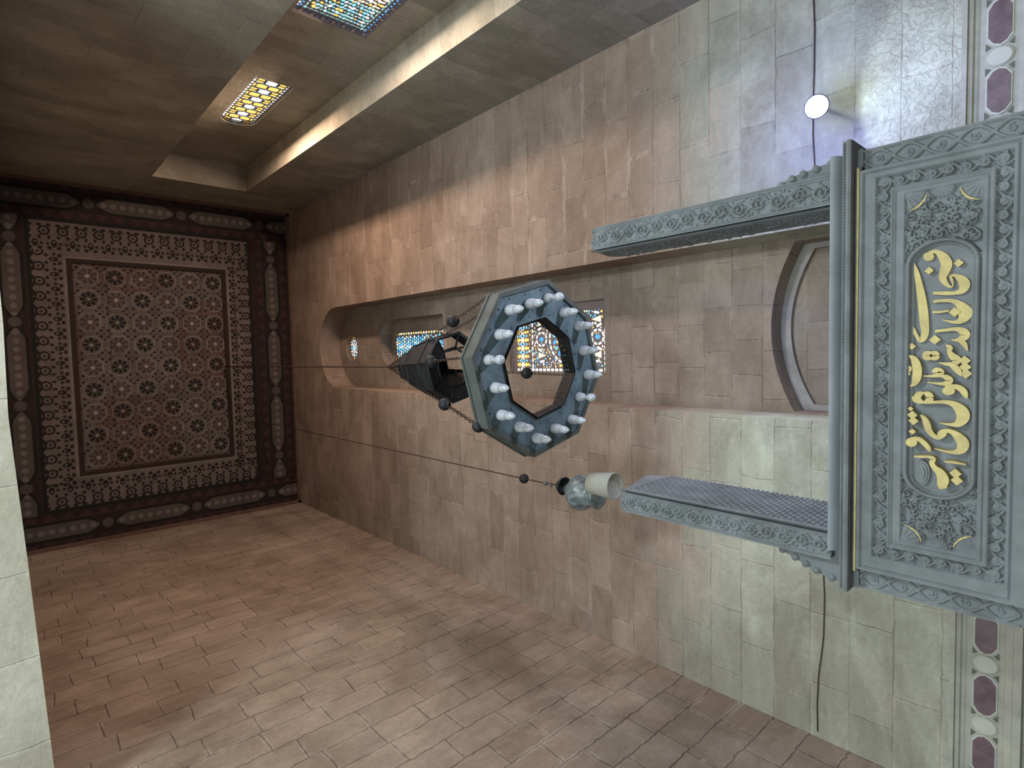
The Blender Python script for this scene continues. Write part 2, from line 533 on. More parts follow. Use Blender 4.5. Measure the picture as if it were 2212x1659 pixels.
# ---------------------------------------------------------------- painted ceiling
def ceiling_colours(x, y):
    """x,y arrays in metres -> linear rgb"""
    sh = x.shape + (3,)
    L = lambda r, g, b: np.array(srgb(r, g, b)[:3])
    dark, mar = L(44, 32, 34), L(62, 42, 44)
    grey, wht, brn = L(112, 104, 102), L(150, 144, 142), L(66, 48, 42)
    out = np.zeros(sh) + dark
    Ax0, Ax1, Ay0, Ay1 = -2.14, 2.05, 0.36, 3.32
    Cx0, Cx1, Cy0, Cy1 = -1.66, 1.50, 0.80, 2.92
    put = lambda m, c: out.__setitem__(m, c)
    # outer border: cartouches with pointed ends, running round
    def cart(s, t, p, hl, hw):
        """s along, t across, pitch p"""
        k = (s / p) % 1.0 - 0.5
        a = np.abs(k * p)
        lim = hw * np.clip((hl - a) / 0.16, 0, 1) ** 0.6
        inside = (np.abs(t) < lim)
        frame = (np.abs(t) < lim + 0.035 * (a < hl + .06)) & ~inside
        knot = (np.hypot(np.abs(a) - p / 2, t) < 0.07)
        tri = (np.abs(t) > 0.15) & (np.abs(t) < 0.2 - 0.05 * np.cos(s * 30))
        dots = inside & (((s / 0.12) % 1.0 - .5) ** 2 + (t / 0.12) ** 2 < 0.1)
        return inside, frame, knot, tri, dots
    for (s, t, msk, p, off) in ((y, x - 2.31, x > Ax1, 1.2, 0.1), (y, x + 2.40, x < Ax0, 1.2, 0.1),
                                (x, y - 3.66, (y > Ay1) & (x > Ax0) & (x < Ax1), 1.16, 0.58),
                                (x, y - 0.2, (y < Ay0) & (x > Ax0) & (x < Ax1), 1.16, 0.58)):
        i, f, k, tr, d = cart(s + off, t, p, 0.50, 0.10)
        put(msk & tr, mar * 1.2)
        put(msk & f, dark * 0.35)
        put(msk & k, grey * 0.6)
        put(msk & i, grey * 0.62)
        put(msk & d, wht * 0.62)
    # black fillet
    inA = (x > Ax0) & (x < Ax1) & (y > Ay0) & (y < Ay1)
    put(inA, dark * 0.3)
    inA2 = (x > Ax0 + .05) & (x < Ax1 - .05) & (y > Ay0 + .05) & (y < Ay1 - .05)
    # floral band
    put(inA2, grey * 1.0)
    def flor(s, t, p):
        k = (s / p) % 1.0 - 0.5
        a = k * p
        m1 = (np.abs(np.hypot(a, t - 0.09) - 0.055) < 0.013) | (np.hypot(a, t - 0.09) < 0.018)
        b = ((s / p + .5) % 1.0 - 0.5) * p
        h = np.hypot(np.abs(b) - 0.0, t + 0.085)
        leaf = (np.hypot(b * 1.6, t + 0.085) < 0.055)
        leafc = (np.hypot(b, t + 0.07) < 0.016)
        q = ((s / (p / 2)) % 1.0 - .5) * p / 2
        pet = (np.hypot(q * 1.2, (t - 0.0) * 0.9) < 0.024) | (np.hypot(q * .8, t - 0.165) < 0.024) | (np.hypot(q, t + .15) < 0.026)
        heart = (np.hypot(np.abs(a) - 0.035, t + 0.09) < 0.022)
        return m1, leaf & ~leafc, pet, heart
    bandW = 0.21
    for (s, t, msk) in ((y - .05, x - (Ax1 + Cx1) / 2, (x > Cx1) & inA2), (y - .05, -(x - (Ax0 + Cx0) / 2), (x < Cx0) & inA2),
                        (x, y - (Ay1 + Cy1) / 2, (y > Cy1) & inA2 & (x > Cx0 - .1) & (x < Cx1 + .1)),
                        (x, -(y - (Ay0 + Cy0) / 2), (y < Cy0) & inA2 & (x > Cx0 - .1) & (x < Cx1 + .1))):
        m1, lf, pet, ht = flor(s, t, 0.21)
        put(msk & pet, dark * 0.6)
        put(msk & lf, dark * 0.45)
        put(msk & ht, brn * 0.6)
        put(msk & m1, dark * 0.7)
    # moulding round the middle panel
    e1 = (x > Cx0 - .03) & (x < Cx1 + .03) & (y > Cy0 - .03) & (y < Cy1 + .03)
    put(e1, wht * 0.7)
    e2 = (x > Cx0) & (x < Cx1) & (y > Cy0) & (y < Cy1)
    put(e2, brn * 0.55)
    e3 = (x > Cx0 + .07) & (x < Cx1 - .07) & (y > Cy0 + .07) & (y < Cy1 - .07)
    # star field
    c = 0.335
    gx, gy = (x - 0.09) / c, (y - 0.20) / c
    ix, iy = np.floor(gx), np.floor(gy)
    lx, ly = (gx - ix - .5) * c, (gy - iy - .5) * c
    par = ((ix + iy) % 2 == 0)
    r = np.hypot(lx, ly)
    th = np.arctan2(ly, lx)
    pr = np.abs(np.cos(4 * th))
    base = np.where(np.sin(x * 2.1 + 1) * np.sin(y * 2.7 + .5) > 0.1, 1.0, 0.0)
    fieldc = grey * 0.78
    put(e3, fieldc)
    warm = e3 & (base > .5)
    out[warm] = L(104, 84, 78) * 0.85
    petal = (r > 0.030) & (r < 0.108) & (pr > 0.62 - 0.5 * np.sin(np.clip((r - .03) / .078, 0, 1) * np.pi) + .2)
    put(e3 & petal & par, dark * 0.38)
    thin = (r > 0.035) & (r < 0.10) & (pr > 0.86)
    put(e3 & petal & ~par, L(96, 84, 82))
    put(e3 & ~par & (r > 0.03) & (r < .12) & (pr < 0.34), dark * .55)
    put(e3 & (r < 0.016 + .012 * ~par), wht * 1.1)
    # small dark seeds between the stars
    for ox, oy in ((.5, .5), (.5, 0.22), (.22, .5), (.5, -.22), (-.22, .5), (.36, .36), (-.36, .36), (.36, -.36), (-.36, -.36), (-.5, .22), (.22, -.5)):
        d = np.hypot(lx - ox * c, ly - oy * c)
        put(e3 & (d < 0.020), dark * .6)
    # interlaced strap lines
    o8 = np.maximum(np.maximum(np.abs(lx), np.abs(ly)), (np.abs(lx) + np.abs(ly)) * 0.7071)
    put(e3 & (np.abs(o8 - 0.126) < 0.006), wht * 0.75)
    dg = np.abs(np.abs(lx) + np.abs(ly) - 0.215)
    put(e3 & (dg < 0.006), wht * 0.62)
    # board joints and damp stains
    bj = e3 & ((np.abs(((y + .2) / 0.42) % 1.0 - .5) < .012))
    out[bj] = out[bj] * 0.55
    out = np.clip(out * 0.80 - 0.006, 0.001, 1)
    return out * np.array([0.96, 1.0, 1.02])


nx, ny = 600, 450
gx, gy = np.meshgrid(np.linspace(XL, XR, nx), np.linspace(0.0, YB, ny), indexing='ij')
P = np.stack([gx, gy, np.full_like(gx, ZC)], -1)
# slight relief: panels step up behind their mouldings
step = np.where((gx > -1.60) & (gx < 1.44) & (gy > 0.86) & (gy < 2.86), 0.03, 0.0)
P[..., 2] += step
ceil = attr_grid('ceiling', P, ceiling_colours(gx, gy), CEIL)
tag(ceil, kind='structure')
# thin moulding where ceiling meets walls
mb = MB()
mb.box(XL, XR, YB - .05, YB, ZC - .06, ZC)
mb.box(XL, XL + .05, 0.1, YB, ZC - .06, ZC)
mb.box(XR - .05, XR, 0.1, YB, ZC - .06, ZC)
tag(mb.build('trim_2', plain('cornice_wood', srgb(96, 76, 66), 0.8)), kind='structure')

# ---------------------------------------------------------------- frieze on the back wall
fr = bpy.data.objects.new('trim_1', None)
COL.objects.link(fr)
fr.location = (0, YB, 0.55)
tag(fr, kind='structure')
mb = MB()
prof = [(0.70, 0.0), (0.695, .045), (0.672, .045), (0.668, .030), (0.650, .030), (0.642, .018), (0.632, .018), (0.62, .012),
        (0.462, .012), (0.455, .022), (0.44, .030), (0.425, .03), (0.42, .045), (0.385, .045), (0.38, 0.0)]
for xa, xb in ((XL, XR),):
    P = np.array([[(x, YB - d, z) for z, d in prof] for x in (xa, xb)])
    mb.grid(P, smooth=False)
mb.build('moulding', BAND, fr)


def inlay(pts, th, mat, name, par, y=YB - .012, out=None):
    m = MB()
    m.prism(pts, lambda u, v, w: (u, w, v), y, y - th)
    return m.build(name, mat, par)


def ring_poly(pts, off):
    c = (sum(p[0] for p in pts) / len(pts), sum(p[1] for p in pts) / len(pts))
    return pts


zc_ = 0.540
hh = 0.052
xs = []
pitch = 0.353
x0l = atY(2148, 1573, YB)[0]        # a roundel centre, left side
x0r = atY(2165, 122, YB)[0]         # a roundel centre, right side
cent = []
for x0, lo, hi in ((x0l, XL, -0.5), (x0r, 0.6, XR)):
    k0 = int((lo - x0) / pitch) - 1
    for k in range(k0, k0 + 14):
        c = x0 + k * pitch
        if lo + 0.02 < c < hi:
            cent.append((c, lo, hi))
for c, lo, hi in cent:
    ci = [(c + .044 * math.cos(2 * math.pi * i / 24), zc_ + .052 * math.sin(2 * math.pi * i / 24)) for i in range(24)]
    co = [(c + .052 * math.cos(2 * math.pi * i / 24), zc_ + .060 * math.sin(2 * math.pi * i / 24)) for i in range(24)]
    r = inlay(co, .006, BAND, 'roundel_rim', fr)
    inlay(ci, .010, PALE, 'roundel', fr)
    a, b = c + 0.056, c + pitch - 0.056
    if b < hi:
        def hexa(g):
            L_, R_, t = a + g, b - g, hh - g * .6
            return [(L_, zc_), (L_ + .012, zc_ - t * .55), (L_ + .045, zc_ - t), (R_ - .045, zc_ - t), (R_ - .012, zc_ - t * .55), (R_, zc_),
                    (R_ - .012, zc_ + t * .55), (R_ - .045, zc_ + t), (L_ + .045, zc_ + t), (L_ + .012, zc_ + t * .55)]
        inlay(hexa(-0.004), .006, PALE, 'cartouche_rim', fr)
        inlay(hexa(0.007), .010, PURPLE, 'purple_inlay', fr)
        for sx in (a, b):
            d = 1 if sx == a else -1
            for sz in (-1, 1):
                inlay([(sx - d * .012, zc_ + sz * .058), (sx + d * .026, zc_ + sz * .058), (sx + d * .0, zc_ + sz * .036)], .004, DARKST, 'corner_inlay', fr)

# ---------------------------------------------------------------- stained-glass windows
def raster(w, h, res, shapes, lead=(0, 0, 0)):
    nx, nz = int(w / res) + 1, int(h / res) + 1
    U, V = np.meshgrid(np.linspace(0, w, nx), np.linspace(0, h, nz), indexing='ij')
    C = np.zeros((nx, nz, 4))
    for (kind, u, v, a, b, rot, col) in shapes:
        R_ = max(a, b) * 1.3
        i0, i1 = max(0, int((u - R_) / w * (nx - 1))), min(nx, int((u + R_) / w * (nx - 1)) + 2)
        j0, j1 = max(0, int((v - R_) / h * (nz - 1))), min(nz, int((v + R_) / h * (nz - 1)) + 2)
        if i0 >= i1 or j0 >= j1: continue
        du, dv = U[i0:i1, j0:j1] - u, V[i0:i1, j0:j1] - v
        p, q = du * math.cos(rot) + dv * math.sin(rot), -du * math.sin(rot) + dv * math.cos(rot)
        if kind == 'e':
            m = (p / a) ** 2 + (q / b) ** 2 < 1
        elif kind == 'r':
            m = (np.abs(p) / a) ** 4 + (np.abs(q) / b) ** 4 < 1
        elif kind == 'd':
            m = np.abs(p) / a + np.abs(q) / b < 1
        elif kind == 's':
            th = np.arctan2(q, p)
            m = np.hypot(p, q) < a * (0.72 + 0.28 * np.cos(6 * th))
        elif kind == 't':
            m = (q > -b) & (q < b) & (np.abs(p) < a * (0.55 + 0.45 * q / b))
        C[i0:i1, j0:j1][m] = (*col, 1.0)
    return U, V, C


WHT, CRM, YEL, ORG = (0.95, 0.95, 0.98), (1.0, 0.86, 0.55), (1.0, 0.58, 0.14), (0.85, 0.34, 0.06)
BLU, CYA, NAV, PNK, AQU = (0.10, 0.36, 0.80), (0.22, 0.62, 0.88), (0.06, 0.14, 0.45), (0.95, 0.72, 0.62), (0.30, 0.55, 0.55)


def window(num, origin, plane, w, h, shapes, clip=None, res=0.005, frame=None, fill=None):
    """plane 'y' faces -Y, plane 'x' faces -X ; origin = lower left corner at glass"""
    root = bpy.data.objects.new('window_%d' % num, None)
    COL.objects.link(root)
    root.location = origin
    tag(root, kind='structure')
    U, V, C = raster(w, h, res, shapes)
    if fill:
        r_ = random.Random(num)
        nx, nz = U.shape
        for q in range(fill[0]):
            i, j = r_.randrange(nx), r_.randrange(nz)
            a, b = r_.uniform(*fill[1]), r_.uniform(*fill[1]) * .75
            k = int(a * 1.25 / res) + 1
            i0, i1, j0, j1 = max(0, i - k), min(nx, i + k + 1), max(0, j - k), min(nz, j + k + 1)
            du, dv = U[i0:i1, j0:j1] - U[i, j], V[i0:i1, j0:j1] - V[i, j]
            th = r_.uniform(0, 3.14)
            p_, q_ = du * math.cos(th) + dv * math.sin(th), -du * math.sin(th) + dv * math.cos(th)
            if (C[i0:i1, j0:j1][(p_ / (a + .005)) ** 2 + (q_ / (b + .005)) ** 2 < 1][:, 3] > 0).any(): continue
            C[i0:i1, j0:j1][(p_ / a) ** 2 + (q_ / b) ** 2 < 1] = (*r_.choice(fill[2]), 1.0)
    if clip is not None:
        C[~clip(U, V)] = 0
    ox, oy, oz = origin
    relief = np.where(C[..., 3] > .5, 0.0, 0.008)
    mg = 0.02                                   # the plaster runs on into the reveal
    U[0, :] -= mg; U[-1, :] += mg; V[:, 0] -= mg; V[:, -1] += mg
    if plane == 'y':
        P = np.stack([ox + U, oy - relief, oz + V], -1)
    else:
        P = np.stack([ox - relief, oy + U, oz + V], -1)
    o = attr_grid('stained_glass', P, C, GLASS, root)
    if frame:
        m = MB()
        for (a0, a1, b0, b1) in ((-.02, w + .02, -.02, .008), (-.02, w + .02, h - .008, h + .02), (-.02, .008, 0, h), (w - .008, w + .02, 0, h)):
            if plane == 'y':
                m.box(ox + a0, ox + a1, oy - .02, oy + .03, oz + b0, oz + b1)
            else:
                m.box(ox - .02, ox + .03, oy + a0, oy + a1, oz + b0, oz + b1)
        m.build('frame', PLASTER, root)
    return root


rnd = random.Random(5)
# big rectangular window behind the chandelier
S = []
W_, H_ = rw[1] - rw[0], rw[3] - rw[2]
nb = 12
for i in range(nb + 1):
    u = 0.04 + (W_ - .08) * i / nb
    S += [('r', u, 0.030, .020, .016, 0, WHT), ('r', u, H_ - .030, .020, .016, 0, WHT)]
nb = 22
for i in range(1, nb):
    v = 0.03 + (H_ - .06) * i / nb
    S += [('r', .028, v, .015, .024, 0, WHT), ('r', W_ - .028, v, .015, .024, 0, WHT)]
topb = H_ - 0.31
for i in range(7):                      # star band along the head
    u = 0.085 + i * (W_ - .17) / 6
    for j, vv in enumerate((H_ - .085, H_ - .255)):
        S += [('e', u + .045, vv + .03 * (1 if j else -1) - .012, .014, .014, 0, CYA), ('r', u, vv, .016, .020, 0, YEL)]
    S += [('s', u, H_ - .17, .048, .04, .5, CRM), ('e', u + .046, H_ - .145, .015, .019, 0, BLU), ('e', u + .046, H_ - .195, .015, .019, 0, BLU),
          ('r', u, H_ - .118, .026, .014, 0, YEL), ('r', u, H_ - .222, .026, .014, 0, YEL)]
for i in range(10):
    S.append(('r', 0.07 + i * (W_ - .14) / 9, topb - .02, .026, .011, 0, WHT))
cu, cv, cr = W_ * .5, .51, 0.225
for i in range(26):                     # big roundel
    th = 2 * math.pi * i / 26
    S.append(('r', cu + (cr + .045) * math.cos(th), cv + (cr + .045) * math.sin(th), .026, .013, th + math.pi / 2, WHT))
for k, (rr_, n_, ca, cb, sz) in enumerate(((.200, 18, BLU, CYA, .032), (.150, 15, ORG, YEL, .027), (.105, 11, BLU, CRM, .026), (.062, 7, ORG, WHT, .022), (.0, 1, CRM, CRM, .024))):
    for i in range(n_):
        th = 2 * math.pi * (i + .3 * k) / n_
        S.append(('e' if i % 3 else 'd', cu + rr_ * math.cos(th), cv + rr_ * math.sin(th), sz, sz * .66, th + (.5 if i % 2 else 0), ca if i % 2 else cb))
for v in (.905, .125):
    S += [('e', cu, v, .026, .034, 0, BLU)]
    for i in range(8):
        th = 2 * math.pi * (i + .5) / 8
        S.append(('r', cu + .070 * math.cos(th), v + .074 * math.sin(th), .023, .012, th + math.pi / 2, WHT))
for sx in (-1, 1):
    for v, rt in ((.900, 0), (.135, math.pi)):
        S += [('t', cu + sx * .175, v, .036, .058, rt, CRM)]
        S += [('r', cu + sx * .115, v + (.03 if v > .5 else -.03), .014, .034, sx * .4, WHT), ('r', cu + sx * .24, v, .013, .036, -sx * .2, WHT)]
    S += [('t', cu + sx * .285, cv + .10, .018, .036, 0, YEL), ('t', cu + sx * .285, cv - .10, .018, .036, math.pi, YEL)]
unlit_clip = lambda U, V: ~((U > W_ - .09) & (V < .42)) & ~((V < .05) & (U > .45))  # corner panes turned to opaque plaster colour, standing in for unlit glass
window(1, (rw[0], YI + .05, rw[2]), 'y', W_, H_, S, clip=unlit_clip, res=.004, frame=True, fill=(2600, (.008, .019), (WHT, CRM, CYA, YEL, PNK, BLU)))

# arched blue window in its niche
S = []
w, h = 0.42, 1.42
def archclip(w, h, rise, inset=0.0):
    def f(U, V):
        a = np.clip(1 - ((U - w / 2) / (w / 2 - inset)) ** 2, 0, 1)
        return (V < h - rise - inset + rise * np.sqrt(a)) & (np.abs(U - w / 2) < w / 2 - inset) & (V > inset)
    return f
for i in range(20):
    for u in (.022, w - .022):
        S.append(('r', u, .04 + i * .067, .014, .024, 0, CRM if i % 3 else YEL))
for i in range(8):
    S.append(('r', .06 + i * .043, .022, .016, .014, 0, WHT))
for i in range(9):
    th = math.pi * i / 8
    S.append(('r', w / 2 + .188 * math.cos(th), h - .19 + .165 * math.sin(th), .022, .014, th + math.pi / 2, CRM))
for i in range(7):
    for j in range(24):
        u, v = .075 + (i + .5 * (j % 2)) * .045, .07 + j * .054
        if u > w - .06: continue
        c = rnd.choice((CYA, CYA, BLU, WHT, CYA, CRM))
        S.append(('e', u, v, .019, .023, rnd.uniform(-.7, .7), c))
for j in range(6):
    v = .16 + j * .21
    for k in range(6):
        th = k * math.pi / 3
        S.append(('e', w / 2 + .045 * math.cos(th), v + .045 * math.sin(th), .026, .014, th, BLU if k % 2 else CYA))
    S.append(('e', w / 2, v, .014, .014, 0, WHT))
window(2, (-0.075, 4.585, 6.38), 'y', w, h, S, clip=archclip(w, h, .17, .004), res=.005, fill=(900, (.008, .012), (WHT, CYA, CRM)))

# oculus
S = []
w = h = 0.41
for i in range(20):
    th = 2 * math.pi * i / 20
    S.append(('r', w / 2 + .178 * math.cos(th), h / 2 + .178 * math.sin(th), .018, .020, th, (PNK if i % 2 else YEL)))
for rr_, n_ in ((.125, 13), (.075, 8), (.03, 4)):
    for i in range(n_):
        th = 2 * math.pi * i / n_ + rr_ * 9
        S.append(('e', w / 2 + rr_ * math.cos(th), h / 2 + rr_ * math.sin(th), .027, .018, th + .6, (WHT, CYA, WHT, PNK)[i % 4]))
window(3, (ocu_c[0] - w / 2, YI + .05, ocu_c[1] - h / 2), 'y', w, h, S,
       clip=lambda U, V: np.hypot(U - .205, V - .205) < .2, res=.005)

# amber window high in the right wall
S = []
w, h = 0.40, 1.41
for i in range(19):
    for u in (.026, w - .026):
        S.append(('r', u, .045 + i * .070, .017, .026, 0, WHT))
for i in range(9):
    th = math.pi * i / 8
    S.append(('r', w / 2 + .176 * math.cos(th), h - .185 + .160 * math.sin(th), .024, .015, th + math.pi / 2, WHT))
for j in range(6):
    v = .10 + j * .245
    S += [('r', w / 2, v, .056, .056, 0, (1, .97, .92)), ('r', w / 2 - .062, v + .122, .054, .050, 0, YEL), ('r', w / 2 + .062, v + .122, .054, .050, 0, YEL)]
    for su in (-1, 1):
        S += [('r', w / 2 + su * .112, v - .028, .036, .024, 0, YEL), ('r', w / 2 + su * .112, v + .030, .036, .024, 0, YEL),
              ('r', w / 2 + su * .138, v + .122, .014, .040, 0, YEL),
              ('d', w / 2 + su * .066, v + .055, .022, .014, 0, BLU), ('d', w / 2 + su * .066, v - .055, .022, .014, 0, (.35, .5, .9)),
              ('d', w / 2 + su * .128, v + .065, .016, .012, 0, BLU), ('d', w / 2 + su * .128, v - .065, .016, .012, 0, BLU)]
    S += [('d', w / 2, v + .072, .014, .016, 0, (.45, .6, .95)), ('d', w / 2, v + .176, .014, .016, 0, (.45, .6, .95))]
window(4, (RXI + .03, 2.155, 6.27), 'x', w, h, S, clip=archclip(w, h, .17, .004), res=.004)

# blue floral window lower in the right wall
S = []
w, h = 0.69, 1.69
for i in range(34):
    v = .02 + i * .05
    for su, u in ((1, .03), (-1, w - .03)):
        S += [('d', u - .008 * su, v, .018, .020, 0, WHT if i % 2 else (.4, .5, .8)), ('e', u + .018 * su, v + .025, .016, .012, .6, BLU)]
for i in range(14):
    u = .03 + i * .048
    S += [('d', u, h - .02, .020, .018, 0, WHT if i % 2 else (.4, .5, .8)), ('e', u + .024, h - .045, .012, .016, .6, BLU)]
for i in range(12):
    S += [('r', .09 + i * .047, h - .085, .021, .009, 0, AQU)]
for i in range(30):
    for u in (.085, w - .085):
        S.append(('r', u, .04 + i * .054, .009, .022, 0, AQU))
for i in range(14):
    for j in range(34):
        u, v = .12 + (i + .5 * (j % 2)) * .034, .04 + j * .046
        if u > w - .11 or v > h - .115: continue
        c = rnd.choice((AQU, CYA, (.45, .7, .72), YEL, WHT, AQU)) if v > h - .38 else rnd.choice((CRM, YEL, WHT, PNK, CRM))
        S.append((rnd.choice('eed'), u, v, rnd.uniform(.018, .026), rnd.uniform(.012, .018), rnd.uniform(0, 3.1), c))
for i in range(9):
    S += [('r', .12 + i * .055, h - .40, .024, .010, 0, CYA)]
window(5, (RXI + .03, 2.0, 3.2), 'x', w, h, S, res=.005, frame=True, fill=(1500, (.008, .013), (AQU, WHT, BLU)))

# ---------------------------------------------------------------- carving tools
class Relief:
    def __init__(s, w, h, res):
        s.w, s.h, s.res = w, h, res
        s.nx, s.nz = int(w / res) + 1, int(h / res) + 1
        s.U, s.V = np.meshgrid(np.linspace(0, w, s.nx), np.linspace(0, h, s.nz), indexing='ij')
        s.H = np.zeros_like(s.U)

    def dome(s, u, v, r, ht, base=0.0):
        i0, i1 = max(0, int((u - r) / s.res)), min(s.nx, int((u + r) / s.res) + 2)
        j0, j1 = max(0, int((v - r) / s.res)), min(s.nz, int((v + r) / s.res) + 2)
        if i0 >= i1 or j0 >= j1: return
        d = np.hypot(s.U[i0:i1, j0:j1] - u, s.V[i0:i1, j0:j1] - v) / r
        z = base + ht * np.sqrt(np.clip(1 - d * d, 0, 1))
        z[d >= 1] = -1
        s.H[i0:i1, j0:j1] = np.maximum(s.H[i0:i1, j0:j1], z)

    def stroke(s, pts, r0, r1, ht, base=0.0):
        n = len(pts)
        for i in range(n - 1):
            (a, b), (c, d) = pts[i], pts[i + 1]
            L_ = math.hypot(c - a, d - b)
            k = max(1, int(L_ / (s.res * .9)))
            for j in range(k):
                t = j / k
                T = (i + t) / (n - 1)
                s.dome(a + (c - a) * t, b + (d - b) * t, r0 + (r1 - r0) * T, ht, base)

    def spiral(s, u, v, R, th0, turns, sgn, r, ht, base=0.0):
        pts = []
        n = int(14 * turns)
        for i in range(n + 1):
            t = i / n
            th = th0 + sgn * t * turns * 2 * math.pi
            rad = R * (1 - t * .82)
            pts.append((u + rad * math.cos(th), v + rad * math.sin(th)))
        s.stroke(pts, r, r * .8, ht, base)
        s.dome(pts[-1][0], pts[-1][1], r * 1.9, ht * 1.15, base)
        # leaflets leaving the spiral
        for q in (0.25, 0.5, 0.75):
            i = int(n * q)
            a = math.atan2(pts[i][1] - v, pts[i][0] - u) + .5 * sgn
            s.stroke([pts[i], (pts[i][0] + R * .38 * math.cos(a), pts[i][1] + R * .38 * math.sin(a))], r * 1.1, r * .4, ht * .9, base)


def vine(rl, u0, v0, u1, v1, width, base, ht, r, pitch=None):
    """scrolling vine band from (u0,v0) to (u1,v1)"""
    L_ = math.hypot(u1 - u0, v1 - v0)
    pitch = pitch or width * 1.05
    n = max(1, round(L_ / pitch))
    du, dv = (u1 - u0) / L_, (v1 - v0) / L_
    p = L_ / n
    for k in range(n):
        sgn = 1 if k % 2 else -1
        c = (k + .5) * p
        off = -sgn * width * .06
        u, v = u0 + du * c - dv * off, v0 + dv * c + du * off
        th = math.atan2(dv, du) + (math.pi * .5) * sgn + math.pi
        rl.spiral(u, v, min(width, p) * .40, th, 1.35, sgn, r, ht, base)
    stem = []
    for i in range(n * 8 + 1):
        t = i / (n * 8)
        o = width * .40 * math.sin(math.pi * t * n + .3)
        stem.append((u0 + du * t * L_ - dv * o, v0 + dv * t * L_ + du * o))
    rl.stroke(stem, r, r, ht * .8, base)


# ---------------------------------------------------------------- the carved portal
portal = empty('stone_portal', (-0.1, 2.3, ZF), 'carved grey stone doorway with gold Arabic lettering and two tall posts rising from its cornice', 'portal')
PY = 2.2
PX0, PX1, PZ0, PZ1 = -0.785, 0.585, 0.235, 0.655
rl = Relief(PX1 - PX0, PZ1 - PZ0, 0.0020)
U, V = rl.U, rl.V
W_, H_ = rl.w, rl.h
loc = lambda px, py: (atY(px, py, PY)[0] - PX0, atY(px, py, PY)[2] - PZ0)
# frame levels: everything measured from the back of the panel
ux0, vx1 = loc(1888, 1202); ux1, _ = loc(1888, 384)
_, vx0 = loc(2180, 760)
_, vx1 = loc(1888, 800)
ix0, iv1 = loc(1944, 1169.5); ix1, _ = loc(1944, 420)
_, iv0 = loc(2115, 800)
_, bv1 = loc(1920, 800); _, bv0 = loc(2142, 800)
bx0 = ux0 + (vx1 - bv1) * 1.0; bx1 = ux1 - (vx1 - bv1) * 1.0
H0 = np.full_like(U, 0.030)                                    # outer flat fillet
edge = np.minimum(np.minimum(U, W_ - U), np.minimum(V, H_ - V))
H0 = np.where(edge < 0.010, 0.034, np.where(edge < 0.016, 0.022, H0))
inband = (U > ux0) & (U < ux1) & (V > vx0) & (V < vx1)
H0[inband] = 0.008
infr = (U > bx0) & (U < bx1) & (V > bv0) & (V < bv1)
H0[infr] = 0.030
e2 = np.minimum(np.minimum(U - bx0, bx1 - U), np.minimum(V - bv0, bv1 - V))
H0[infr & (e2 < .006)] = 0.036
H0[infr & (e2 > .012) & (e2 < .016)] = 0.024
inp = (U > ix0) & (U < ix1) & (V > iv0) & (V < iv1)
H0[inp] = 0.008
rl.H[:] = -1
# vines in the border
bw = (vx1 - bv1)
vine(rl, ux0 + .0, (vx1 + bv1) / 2, ux1, (vx1 + bv1) / 2, bw, .008, .017, .0046)
bwl = bv0 - vx0
vine(rl, ux0, (vx0 + bv0) / 2, ux1, (vx0 + bv0) / 2, bwl, .008, .017, .0054, pitch=bwl * 1.05)
vine(rl, (ux0 + bx0) / 2, vx0, (ux0 + bx0) / 2, vx1, bx0 - ux0, .008, .017, .0048)
vine(rl, (ux1 + bx1) / 2, vx0, (ux1 + bx1) / 2, vx1, ux1 - bx1, .008, .017, .0048)
rq = random.Random(21)
for q in range(2600):                        # leaves between the scrolls
    u, v = rq.uniform(ux0, ux1), rq.uniform(vx0, vx1)
    if bx0 < u < bx1 and bv0 < v < bv1: continue
    a = rq.uniform(0, 6.3)
    rl.stroke([(u, v), (u + .006 * math.cos(a), v + .006 * math.sin(a))], .0034, .0018, .0085, .006)
Hv = rl.H.copy()
Hv[~(inband & ~infr)] = -1
# cartouche
cuL, _ = loc(2034, 1083); cuR, _ = loc(2034, 512)
ch = (iv1 - iv0) / 2
cvc = (iv0 + iv1) / 2
Rr = ch
dx = np.clip(np.maximum(cuL + Rr * .82 - U, U - (cuR - Rr * .82)), 0, None) / .82
cd = np.hypot(dx, V - cvc)                                     # distance from stadium axis
incart = cd < Rr * 0.995
# arabesque in the spandrels
rl.H[:] = -1
rnd = random.Random(11)
for k in range(90):
    for side in (0, 1):
        span = (ix0 + .004, cuL + .075) if side == 0 else (cuR - .075, ix1 - .004)
        u = rnd.uniform(*span)
        v = rnd.uniform(iv0, iv1)
        rl.spiral(u, v, rnd.uniform(.012, .020), rnd.uniform(0, 6.3), 1.1, rnd.choice((-1, 1)), .0030, .014, .010)
for side, uc in ((0, ix0), (1, ix1)):
    for vc, rr_ in ((iv0, .052), (iv1, .052), (cvc, .030)):
        sg = 1 if side == 0 else -1
        m = np.hypot(U - uc, V - vc)
        d = m / rr_
        fan = 0.026 - 0.006 * d + 0.0022 * np.cos(18 * np.arctan2(V - vc, U - uc)) * (d > .35)
        rl.H = np.where(d < 1, fan, rl.H)
        rl.H = np.where((d >= 1) & (d < 1.12), 0.014, rl.H)
Hs = rl.H.copy()
Hs[~(inp & ~incart)] = -1
Hc = np.full_like(cd, 0.004)
rimd = (cd - Rr * .80) / (Rr * .2)
Hc = np.where((rimd > 0), 0.010 + 0.022 * np.sqrt(np.clip(1 - (2 * rimd - 1) ** 2, 0, 1)), Hc)
Hc = np.where((rimd > -.25) & (rimd <= 0), 0.016, Hc)
Hf = np.maximum(np.maximum(H0, Hv), Hs)
Hf = np.where(incart & inp, Hc, Hf)
X = PX0 + U
Z = PZ0 + V
P = np.stack([X, PY + 0.030 - Hf, Z], -1)
mb = MB()
mb.grid(P)
mb.box(PX0, PX1, PY + .028, PY + .34, PZ0 - .02, PZ1)
